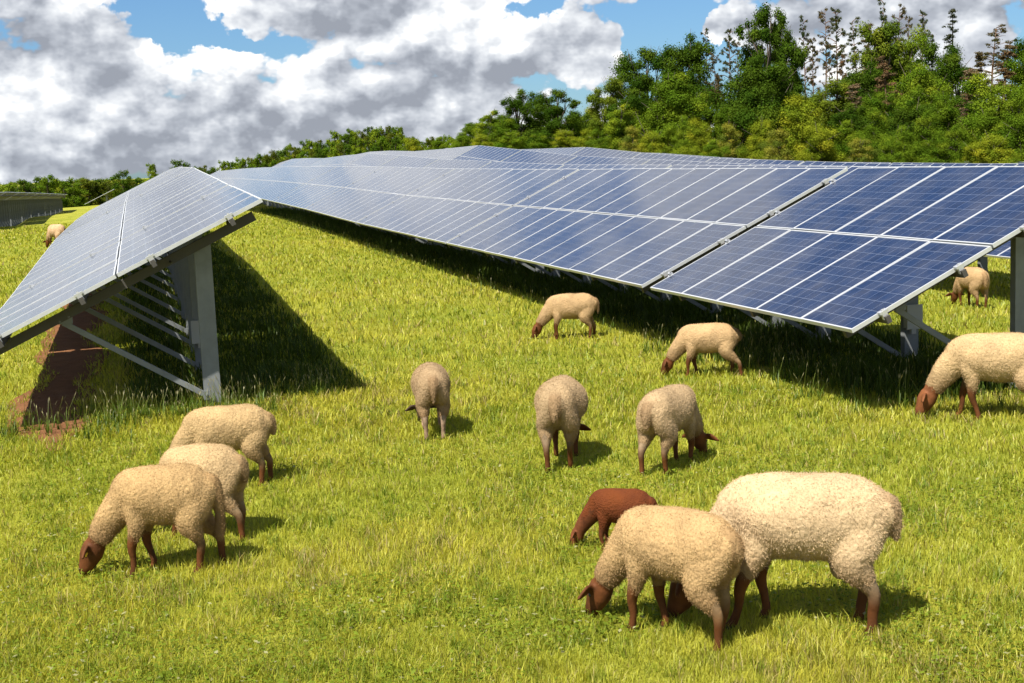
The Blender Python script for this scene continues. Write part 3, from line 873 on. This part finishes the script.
# ------------------------------------------------------------------ trees
def leaf_cloud(centres, radii, per, size, col, rs, flat=.8, jitter=.16, sparse=0.0):
    """small leaf faces filling clumps; each clump has its own slight hue"""
    P = []; C = []; Dn = []; mr = np.mean(radii)
    for (c, r) in zip(centres, radii):
        n = max(10, int(per * (r / mr) ** 2))
        d = rs.normal(0, 1, (n, 3)); d /= np.linalg.norm(d, axis=1)[:, None]
        rr = r * rs.uniform(.25, 1.0, (n, 1)) ** .6 * (1 + .25 * rs.normal(0, 1, (n, 1)))
        P.append(np.array(c) + d * rr * np.array((1, 1, flat)))
        Dn.append(d)
        hue = rs.normal(0, 1)
        cc = np.array(col) * (1 + jitter * hue) * np.array((1 + .10 * hue, 1, 1))
        C.append(cc * rs.uniform(.7, 1.3, (n, 1)))
    P = np.concatenate(P); C = np.concatenate(C); n = len(P)
    s = size * rs.uniform(.6, 1.4, (n, 1))
    N = np.concatenate(Dn) * .75 + np.array((0, 0, .45)) + rs.normal(0, .30, (n, 3)); N /= np.linalg.norm(N, axis=1)[:, None]
    a = np.cross(N, rs.normal(0, 1, (n, 3))); a /= np.linalg.norm(a, axis=1)[:, None] + 1e-9
    b = np.cross(N, a)
    V = np.stack([P - a * s, P + b * s * .65, P + a * s, P - b * s * .65], 1).reshape(-1, 3)
    return V, np.arange(n * 4).reshape(-1, 4).astype(np.int32), np.repeat(np.clip(C, .004, .8), 4, 0)


def trunk_mesh(name, limbs, mat):
    Vs = []; Fs = []
    for pts, rad in limbs:
        v, f = ring_tube(pts, rad, 6, cap=False, up=(0, 1, .02))
        o = len(Vs); Vs += [tuple(p) for p in v]; Fs += [tuple(o + i for i in q) for q in f]
    return mesh_np(name, np.array(Vs), Fs, [mat], smooth=True)


# every tree below is built one metre wide and one metre tall in its crown proportions and scaled to its own size
def broadleaf(seed, col, leaf=.0076, per=580, lobes=14, sub=7, base=.10, shape='round', flare=.20):
    """crown of several lobes, each lobe a handful of leaf clumps; h = w = 10"""
    rs = np.random.default_rng(seed)
    cs = []; rr = []; lob = []
    for i in range(lobes):
        t = (i + rs.random()) / lobes
        if shape == 'round': prof = math.sin(math.pi * (.14 + .78 * t)) ** .8
        elif shape == 'tall': prof = (.62 + .5 * math.sin(math.pi * (.1 + .8 * t))) * (1 - .45 * max(0, t - .6) / .4)
        else: prof = (1 - t) ** .55
        R = 2.9 * prof * rs.uniform(.3, 1.1); th = i * 2.4 + rs.uniform(-.5, .5)
        z = 10 * (base + (.90 - base) * t)
        lob.append((R * math.cos(th), R * math.sin(th), z, 10 * flare * rs.uniform(.75, 1.25) * (1.05 - .4 * t)))
    for (x, y, z, r) in lob:
        for k in range(sub):
            v = rs.normal(0, 1, 3); v /= np.linalg.norm(v); v *= r * rs.uniform(.35, 1.0)
            cs.append((x + v[0], y + v[1], min(9.7, max(.2, z + v[2] * .75)))); rr.append(r * rs.uniform(.36, .62))
    limbs = [([(0, 0, -14), (.1, 0, 2.2), (.0, .1, 5.2), (.1, 0, 8.2)], [.26, .2, .12, .04])]
    for (x, y, z, r) in lob[1:]:
        z0 = max(1.6, z * .55); limbs.append(([(0, 0, z0), (x * .5, y * .5, z0 * .4 + z * .6), (x, y, z)], [.11, .07, .02]))
        for k in range(2):
            q = rs.normal(0, .6, 3) * r; limbs.append(([(x * .6, y * .6, z0 * .3 + z * .7), (x + q[0], y + q[1], z + abs(q[2]))], [.05, .012]))
    return leaf_cloud(cs, rr, per, leaf * 10, col, rs), limbs


def conifer(seed, col, crown_from=.5, n=18, per=60, leaf=.0075, layers=False, lean=.3, clump=.42):
    """bare stem with ragged side branches; h = 10, crown about 5 wide before scaling"""
    rs = np.random.default_rng(seed)
    cs = []; rr = []; bd = rs.normal(0, lean, 2)
    st = lambda z: np.array((bd[0] * math.sin(z * .35), bd[1] * (z / 10) ** 2 * 1.5, z))
    limbs = [([tuple(st(z)) for z in (-1.2, 2, 4, 6, 8, 9.85)], [.16, .13, .11, .085, .05, .012])]
    for i in range(n):
        t = (i + rs.random()) / n; z = 10 * (crown_from + (.985 - crown_from) * t)
        R = (2.5 * (1 - t * .85) if layers else 2.2 * (1 - .55 * t)) * rs.uniform(.25, 1.15); th = rs.uniform(0, 6.28)
        p0 = st(z); p1 = p0 + np.array((R * math.cos(th), R * math.sin(th), R * (-.12 if layers else .18) + rs.normal(0, .1)))
        limbs.append(([tuple(p0), tuple(p0 * .5 + p1 * .5 + np.array((0, 0, R * .06))), tuple(p1)], [.045, .03, .008]))
        for f_ in ((.45, .75, 1.0) if layers else (.7, 1.0)):
            if rs.random() < .85:
                cs.append(tuple(p0 + (p1 - p0) * f_ + rs.normal(0, .08, 3))); rr.append(clump * rs.uniform(.55, 1.2))
    for i in range(8):                                       # dead snags on the bare stem
        z = rs.uniform(.8, max(1.5, 10 * crown_from)); th = rs.uniform(0, 6.28); R = rs.uniform(.3, 1.0); p0 = st(z)
        limbs.append(([tuple(p0), tuple(p0 + np.array((R * math.cos(th), R * math.sin(th), -.05)))], [.025, .006]))
    return leaf_cloud(cs, rr, per, leaf * 10, col, rs, .38, .10), limbs


KINDS = {}
def kind(name, made, bark):
    (v, f, c), limbs = made
    KINDS.setdefault(name, []).append((mesh_np(name + '_crown', v, f, [M_leaf], col=c), trunk_mesh(name + '_trunk', limbs, bark)))

DEEP, MID, FRESH, YEL = (.048, .088, .008), (.090, .145, .010), (.130, .190, .013), (.165, .205, .014)
for s in range(3): kind('deep_round', broadleaf(10 + s, DEEP), M_bark)
for s in range(2): kind('deep_tall', broadleaf(15 + s, DEEP if s else (.056, .098, .009), lobes=20, sub=6, shape='tall', flare=.17, base=.06), M_bark)
for s in range(3): kind('mid_round', broadleaf(20 + s, MID if s else (.11, .15, .014), base=.05), M_bark)
for s in range(3): kind('fresh_round', broadleaf(25 + s, FRESH, base=.04), M_bark)
for s in range(3): kind('yellow_bush', broadleaf(30 + s, YEL if s else (.175, .19, .025), base=.02, shape='dome', lobes=13, flare=.23), M_bark)
for s in range(2): kind('green_bush', broadleaf(35 + s, MID if s else FRESH, base=.02, shape='dome', lobes=13, flare=.23), M_bark)
for s in range(4): kind('pine', conifer(40 + s, (.075, .066, .026) if s % 2 else (.048, .060, .016), .46 + .06 * (s % 3), 34, 48, .0068, clump=.34), M_pinebark)
for s in range(3): kind('brown_spruce', conifer(50 + s, ((.14, .09, .045), (.11, .085, .036), (.16, .115, .065))[s], .14, 60, 60, .0068, True, .2, .34), M_pinebark)
kind('open_conifer', conifer(57, (.034, .042, .018), .30, 26, 40, .0062, True, .12, .30), M_bark)
for s in range(4): kind('far_tree', broadleaf(60 + s, (DEEP, MID, FRESH, (.09, .11, .012))[s], per=110, lobes=10, sub=5, leaf=.020, base=.02, flare=.24), M_bark)

LAB = {'deep_round': 'broad tree with dark green crown', 'deep_tall': 'towering dark green tree', 'mid_round': 'leafy mid-green tree', 'fresh_round': 'fresh green tree',
       'yellow_bush': 'yellow-green flowering bush', 'green_bush': 'rounded green bush', 'pine': 'thin pine with bare reddish trunk', 'brown_spruce': 'brown half-dead spruce',
       'open_conifer': 'open ragged conifer against the sky', 'far_tree': 'small far tree'}
_forest = []
def plant(k, px, dist, top, wpx, place, group):
    """crown top at the height where the tree meets the sky seen from the meadow; width in the same measure"""
    x, y = az_pos(px, dist); z = gz(x, y)
    vs = KINDS[k]; v = vs[len(_forest) % len(vs)]
    cat = 'bush' if 'bush' in k else 'tree'
    ppm = FPX / dist
    h = max(1.5, (px_of((x, y, z))[1] - top) / ppm); w = wpx / ppm
    t = empty(cat, (x, y, z), rng.uniform(0, 6.28))
    w *= {'deep_round': 1.4, 'mid_round': 1.35, 'fresh_round': 1.3, 'deep_tall': 1.2}.get(k, 1.0)
    con = k in ('pine', 'brown_spruce', 'open_conifer')
    sw = w / (4.4 if con else 7.4)
    sz = h / 9.9 if con or 'bush' in k else min(h / 9.9, sw * (2.2 if k == 'deep_tall' else 1.25 if k == 'far_tree' else 1.45))
    off = h - 9.9 * sz                                        # the clear stem below the crown
    if con: t.rotation_euler = (rng.normal(0, .02), rng.normal(0, .03), t.rotation_euler[2])
    for nm_, me_ in (('crown', v[0]), ('trunk', v[1])):
        o = link(nm_, me_, t, (0, 0, off)); o.scale = (sw, sw, sz)
    _forest.append((t, px, LAB[k], place, group, cat))


RW, GF = 'in the right-hand wood', 'trees of the wood behind the panels'
for px, d, top, w in [(718, 152, 36, 24), (724, 146, 58, 22), (737, 156, 34, 24), (748, 160, 46, 22), (811, 152, 26, 24), (828, 158, 18, 26), (845, 152, 16, 28), (820, 149, 44, 22), (862, 156, 28, 30), (903, 158, 16, 24), (926, 160, 20, 22), (914, 160, 24, 16), (888, 156, 12, 24), (998, 160, 36, 40), (1018, 158, 48, 30), (836, 147, 50, 22), (708, 158, 62, 22)]:
    plant('pine', px, d, top, w, RW, GF)
plant('open_conifer', 956, 158, 19, 50, RW, GF); plant('open_conifer', 938, 162, 42, 30, RW, GF)
for px, d, top, w in [(730, 148, 78, 26), (858, 128, 88, 44), (896, 128, 62, 46), (876, 150, 32, 36), (970, 128, 76, 50), (1006, 136, 54, 60), (990, 140, 60, 44), (968, 118, 112, 36), (1032, 138, 56, 40), (798, 150, 70, 26), (870, 140, 70, 30), (848, 142, 60, 26)]:
    plant('brown_spruce', px, d, top, w, RW, GF)
for k, px, d, top, w in [('deep_round', 655, 152, 48, 56), ('deep_round', 690, 150, 37, 58), ('deep_tall', 775, 142, 10, 66), ('deep_tall', 790, 146, 18, 44), ('deep_round', 768, 134, 60, 66),
                         ('mid_round', 620, 146, 74, 44), ('mid_round', 675, 132, 72, 68), ('fresh_round', 628, 134, 104, 40), ('mid_round', 886, 144, 22, 56), ('fresh_round', 908, 146, 38, 46), ('deep_round', 868, 136, 66, 50),
                         ('fresh_round', 922, 126, 70, 56), ('deep_round', 936, 142, 48, 44), ('deep_round', 915, 118, 104, 52), ('mid_round', 842, 132, 78, 52), ('fresh_round', 1004, 118, 84, 66), ('mid_round', 1034, 130, 62, 50), ('deep_round', 962, 138, 64, 50),
                         ('mid_round', 700, 138, 92, 50), ('deep_round', 745, 140, 96, 40), ('mid_round', 820, 138, 92, 44), ('deep_round', 1046, 142, 44, 60), ('mid_round', 882, 126, 98, 46), ('deep_round', 640, 142, 92, 50), ('deep_round', 985, 124, 104, 44), ('mid_round', 946, 122, 98, 44), ('deep_round', 852, 124, 108, 44), ('mid_round', 735, 132, 106, 36)]:
    plant(k, px, d, top, w, RW, GF)
for k, px, d, top, w in [('green_bush', 606, 132, 130, 40), ('yellow_bush', 640, 124, 128, 40), ('yellow_bush', 660, 122, 132, 44), ('yellow_bush', 706, 116, 122, 48), ('yellow_bush', 736, 112, 126, 50), ('yellow_bush', 764, 110, 122, 48), ('yellow_bush', 806, 108, 102, 74), ('yellow_bush', 784, 104, 132, 50), ('yellow_bush', 826, 104, 128, 56),
                      ('green_bush', 852, 108, 122, 50), ('green_bush', 880, 106, 112, 50), ('green_bush', 906, 104, 128, 48), ('green_bush', 932, 106, 116, 52), ('yellow_bush', 864, 102, 142, 50), ('green_bush', 960, 104, 130, 46), ('green_bush', 992, 104, 112, 64), ('green_bush', 1022, 102, 100, 60), ('yellow_bush', 1000, 98, 138, 60), ('green_bush', 942, 100, 142, 52), ('green_bush', 690, 126, 116, 44), ('yellow_bush', 980, 100, 146, 50), ('green_bush', 720, 108, 140, 40), ('green_bush', 896, 99, 144, 46)]:
    plant(k, px, d, top, w, 'below the right-hand wood', 'bushes at the foot of the wood')
for k, px, d, top, w in [('mid_round', 478, 205, 122, 44), ('fresh_round', 500, 202, 110, 36), ('deep_round', 527, 200, 92, 40), ('deep_round', 566, 198, 89, 44), ('mid_round', 548, 206, 104, 40), ('mid_round', 588, 202, 112, 36), ('mid_round', 510, 192, 118, 40), ('fresh_round', 602, 206, 118, 30),
                         ('green_bush', 470, 190, 132, 36), ('yellow_bush', 492, 186, 134, 36), ('green_bush', 520, 182, 132, 40), ('green_bush', 548, 182, 134, 36), ('yellow_bush', 575, 180, 130, 40), ('yellow_bush', 598, 176, 128, 36), ('green_bush', 448, 200, 137, 34), ('yellow_bush', 424, 205, 138, 34), ('green_bush', 622, 165, 130, 40)]:
    plant(k, px, d, top, w, 'beyond the panel field', 'trees beyond the panel field')
ridge = interp([(205, 168), (222, 165), (250, 161), (268, 155), (290, 149), (310, 143), (332, 138), (352, 132), (375, 128), (400, 124), (416, 129), (430, 139), (450, 138), (470, 136)])
for i in range(46):
    px = 212 + (472 - 212) * (i + .5) / 46 + rng.uniform(-3, 3)
    plant('far_tree', px, rng.uniform(290, 330), ridge(px) + rng.uniform(-3, 4), rng.uniform(13, 22), 'along the ridge skyline', 'trees on the far wooded ridge')
for i in range(34):
    px = 228 + (450 - 228) * (i + .5) / 34 + rng.uniform(-3, 3)
    plant('far_tree', px, rng.uniform(235, 270), ridge(px) + rng.uniform(6, 16), rng.uniform(14, 22), 'on the ridge slope', 'trees on the far wooded ridge')
for px, d, top, w in [(36, 330, 184, 18), (50, 260, 177, 20), (58, 255, 175, 22), (66, 262, 178, 20), (76, 270, 181, 20), (86, 280, 183, 22), (98, 290, 185, 22), (110, 280, 185, 20), (118, 270, 180, 16), (133, 255, 170, 20), (145, 300, 179, 18), (163, 280, 164, 16), (176, 330, 172, 18), (191, 270, 159, 22), (202, 290, 166, 18), (207, 330, 168, 16), (124, 330, 184, 18), (92, 330, 182, 24), (152, 330, 177, 18), (24, 340, 182, 18), (8, 345, 185, 22), (68, 330, 182, 24), (104, 335, 183, 22), (136, 335, 181, 20)]:
    plant('far_tree', px, d, top, w, 'on the left skyline', 'trees on the left skyline')
for i in range(18):
    plant('far_tree', -8 + i * 9 + rng.uniform(-2, 2), rng.uniform(255, 300), (184 if i < 4 else 181 if i < 11 else 178) + rng.uniform(-1.5, 1.5), rng.uniform(24, 32), 'in the hedge at the far left', 'trees of the far left hedge')
by = {}
for it in _forest: by.setdefault((it[2], it[3]), []).append(it)
NUM = ORD + ['fourteenth', 'fifteenth', 'sixteenth', 'seventeenth', 'eighteenth', 'nineteenth', 'twentieth'] + ['%d%s' % (n, {1: 'st', 2: 'nd', 3: 'rd'}.get(n % 10, 'th')) for n in range(21, 80)]
for (lk, pl), its in by.items():
    its.sort(key=lambda q: q[1])
    for i, (t, px, _, _, gr, cat) in enumerate(its):
        tag(t, f'{lk} {pl}, {NUM[i]} from the left' if len(its) > 1 else f'{lk} {pl}', cat, gr)

# ------------------------------------------------------------------ sun, sky and clouds
SUN_EL = math.atan2(2.27, math.hypot(1.18, .90))
SUN_AZ = math.atan2(-1.18, -.90)
sl = bpy.data.lights.new('sun', 'SUN'); sl.energy = 5.0; sl.angle = R_(.55); sl.color = (1, .955, .88)
so = bpy.data.objects.new('sun', sl); COL.objects.link(so)
so.rotation_euler = Vector((1.18, .90, -2.27)).to_track_quat('-Z', 'Y').to_euler()
so.location = (-20, -20, 40)

Wd = bpy.data.worlds.new('World'); S.world = Wd; Wd.use_nodes = True
nt = Wd.node_tree; nt.nodes.clear(); g = NT(nt)
sky = g.n('ShaderNodeTexSky', sky_type='NISHITA'); sky.sun_disc = False
sky.sun_elevation = SUN_EL; sky.sun_rotation = SUN_AZ % (2 * math.pi)
sky.altitude = 200; sky.air_density = 1.0; sky.dust_density = .6; sky.ozone_density = 2.0
tc = g.n('ShaderNodeTexCoord').outputs['Generated']
sp = g.n('ShaderNodeSeparateXYZ'); g.l(tc, sp.inputs[0])
az = g.math('ARCTAN2', sp.outputs[0], sp.outputs[1])
hl = g.math('SQRT', g.math('ADD', g.math('MULTIPLY', sp.outputs[0], sp.outputs[0]), g.math('MULTIPLY', sp.outputs[1], sp.outputs[1])))
el = g.math('ARCTAN2', sp.outputs[2], hl)
q = g.n('ShaderNodeCombineXYZ'); g.l(az, q.inputs[0]); g.l(el, q.inputs[1])
Q = q.outputs[0]
# the clouds the wind has put here: (bearing, elevation, half width, half height, weight)
CB = [(0.03, 0.1174, 0.0235, 0.0176, -0.6), (0.0559, 0.1005, 0.0265, 0.0096, -0.5), (0.0933, 0.0914, 0.022, 0.0059, -0.3), (0.1119, 0.1096, 0.0441, 0.0147, 0.35), (0.1494, 0.0312, 0.0882, 0.0265, 0.25), (0.3078, 0.1078, 0.0367, 0.0118, -0.5), (0.3946, 0.0684, 0.0294, 0.0456, -0.75), (0.3461, 0.075, 0.0323, 0.025, 0.55), (0.0574, 0.0241, 0.1616, 0.0294, 0.22), (0.2144, 0.0358, 0.0735, 0.022, 0.3), (0.418, 0.0973, 0.0441, 0.0132, -0.4), (0.4174, 0.0714, 0.0353, 0.022, -0.3), (0.3165, 0.0508, 0.0294, 0.0162, -0.2), (0.4318, 0.0874, 0.0353, 0.0125, 0.75), (0.4106, 0.0844, 0.0191, 0.0103, 0.5), (0.2955, 0.0702, 0.0514, 0.0294, 0.25), (0.0806, 0.0583, 0.0882, 0.0367, 0.2), (-0.0315, 0.0952, 0.0882, 0.0367, 0.3), (0.2168, 0.0819, 0.0882, 0.0441, 0.2), (0.5552, 0.0853, 0.1102, 0.0294, 0.35), (0.3257, 0.1069, 0.0191, 0.0103, 0.3), (0.575, 0.0569, 0.0441, 0.0118, 0.2), (-0.0161, 0.0405, 0.0882, 0.0441, 0.15), (0.2038, 0.1091, 0.0661, 0.022, 0.3), (0.34, 0.5, 0.16, 0.12, -0.45), (0.23, 0.37, 0.1, 0.05, 0.3), (0.175, 0.275, 0.05, 0.025, -0.15), (0.09, 0.2, 0.14, 0.05, 0.35), (0.12, 0.14, 0.2, 0.03, 0.2), (0.23, 0.245, 0.07, 0.02, 0.3)]
CD = [(0.0852, 0.023, 0.1396, 0.025, 0.16), (-0.0376, 0.0207, 0.0661, 0.0191, 0.14), (-0.0447, 0.092, 0.0698, 0.0279, 0.75), (0.0935, 0.0425, 0.0808, 0.025, 0.45), (0.2228, 0.059, 0.0808, 0.0191, 0.55), (0.1325, 0.1022, 0.0514, 0.0191, 0.3), (0.5284, 0.0912, 0.0955, 0.0191, 0.55), (0.6204, 0.0794, 0.0661, 0.0294, 0.4), (-0.0119, 0.0094, 0.1176, 0.0162, 0.25), (0.0242, 0.0392, 0.0441, 0.022, 0.2), (0.0373, 0.0789, 0.0367, 0.0265, -0.5), (0.1296, 0.0567, 0.0265, 0.022, -0.4), (0.2603, 0.0887, 0.0514, 0.0176, -0.5), (-0.0612, 0.05, 0.0294, 0.025, -0.35), (0.3387, 0.0683, 0.0294, 0.0294, -0.45), (-0.0032, 0.0346, 0.0294, 0.0176, -0.3), (0.0645, 0.0273, 0.022, 0.0103, -0.3), (0.4283, 0.0876, 0.0441, 0.0176, -0.6), (0.2246, 0.0957, 0.0441, 0.0147, -0.3), (0.0889, 0.079, 0.0294, 0.0206, -0.35), (0.23, 0.37, 0.1, 0.06, 0.35)]

# ragged edges: the coordinates are warped before the cloud banks are looked up
wn = g.n('ShaderNodeTexNoise'); wn.noise_dimensions = '2D'; wn.inputs['Scale'].default_value = 22; wn.inputs['Detail'].default_value = 5; wn.inputs['Roughness'].default_value = .6
g.l(Q, wn.inputs['Vector'])
warp = g.vmath('MULTIPLY', g.vmath('SUBTRACT', wn.outputs['Color'], (.5, .5, .5)), (.05, .034, 0))
QW = g.vmath('ADD', Q, warp)
def bank(vec, lst):
    tot = None
    for (a, e, rx, ry, w) in lst:
        d = g.vmath('LENGTH', g.vmath('MULTIPLY', g.vmath('SUBTRACT', vec, (a, e, 0)), (1 / rx, 1 / ry, 0)))
        k = g.smooth(d, 1.5, .2, 0, w)
        tot = k if tot is None else g.math('ADD', tot, k)
    return tot
biasC = bank(QW, CB)
biasD = bank(QW, CD)
def puffs(v, scale, detail):
    n = g.n('ShaderNodeTexVoronoi', voronoi_dimensions='2D', feature='SMOOTH_F1'); n.inputs['Smoothness'].default_value = .55
    n.inputs['Scale'].default_value = scale; n.inputs['Detail'].default_value = detail; n.inputs['Roughness'].default_value = .5; n.inputs['Lacunarity'].default_value = 2.3
    g.l(v, n.inputs['Vector'])
    return g.math('SUBTRACT', .45, n.outputs['Distance'])
def billow(off):
    v = g.vmath('MULTIPLY', g.vmath('ADD', Q, off), (1, 1.45, 1))
    a = g.noise(v, 9.0, 4, .5, .15, '2D')
    wv = g.vmath('ADD', v, g.vmath('MULTIPLY', warp, (.22, .22, 0)))
    return g.math('ADD', a, g.math('ADD', g.math('MULTIPLY', puffs(wv, 20, 3.0), .50), g.math('MULTIPLY', g.math('SUBTRACT', g.noise(wv, 40, 6, .6, 0, '2D'), .5), .05)))
d0 = billow((0, 0, 0)); d1 = billow((-.006, .010, 0)); d2 = billow((-.022, .036, 0))
high = g.math('ADD', g.smooth(el, .95, 1.25, 0, -.3), g.smooth(el, .06, .0, .02, .16))
dens = g.math('ADD', g.math('ADD', d0, biasC), high)
cover = g.smooth(dens, .34, .46)
lit = g.math('ADD', g.math('MULTIPLY', g.math('SUBTRACT', d0, d1), 1.5), g.math('MULTIPLY', g.math('SUBTRACT', d0, d2), .55))
thick = g.smooth(dens, .45, 1.05, .16, -.14)
sh = g.math('ADD', g.math('ADD', lit, thick), g.math('MULTIPLY', biasD, -.52))
sh = g.math('ADD', sh, .475)
KW = .60
ccol = g.ramp(sh, [(0.0, (.29, .315, .365)), (.25, (.41, .44, .495)), (.5, (.58, .61, .66)), (.72, (.76, .785, .815)), (.92, (1.02, 1.01, .99))])
ccol = g.vmath('MULTIPLY', ccol, (KW, KW, KW))
skyc = g.vmath('MULTIPLY', sky.outputs[0], (.080 * KW, .080 * KW, .080 * KW))
skyc = g.vmath('MULTIPLY', skyc, (.66, .95, 1.26))
mixc = g.mix(cover, skyc, ccol)
low = g.smooth(el, -.01, -.06)
mixc = g.mix(low, mixc, (.05, .065, .02, 1))
bg = g.n('ShaderNodeBackground'); g.l(mixc, bg.inputs[0]); bg.inputs[1].default_value = 1.0
g.l(bg.outputs[0], g.n('ShaderNodeOutputWorld').inputs[0])
Wd.cycles.sampling_method = 'MANUAL'; Wd.cycles.sample_map_resolution = 1024

S.view_settings.view_transform = 'Standard'; S.view_settings.look = 'None'
S.view_settings.gamma = 1.0; S.view_settings.exposure = 1.0; S.view_settings.use_curve_mapping = False
S.cycles.use_denoising = True
S.cycles.max_bounces = 6; S.cycles.diffuse_bounces = 3; S.cycles.glossy_bounces = 3; S.cycles.transmission_bounces = 3
S.cycles.use_adaptive_sampling = True; S.cycles.adaptive_threshold = .015
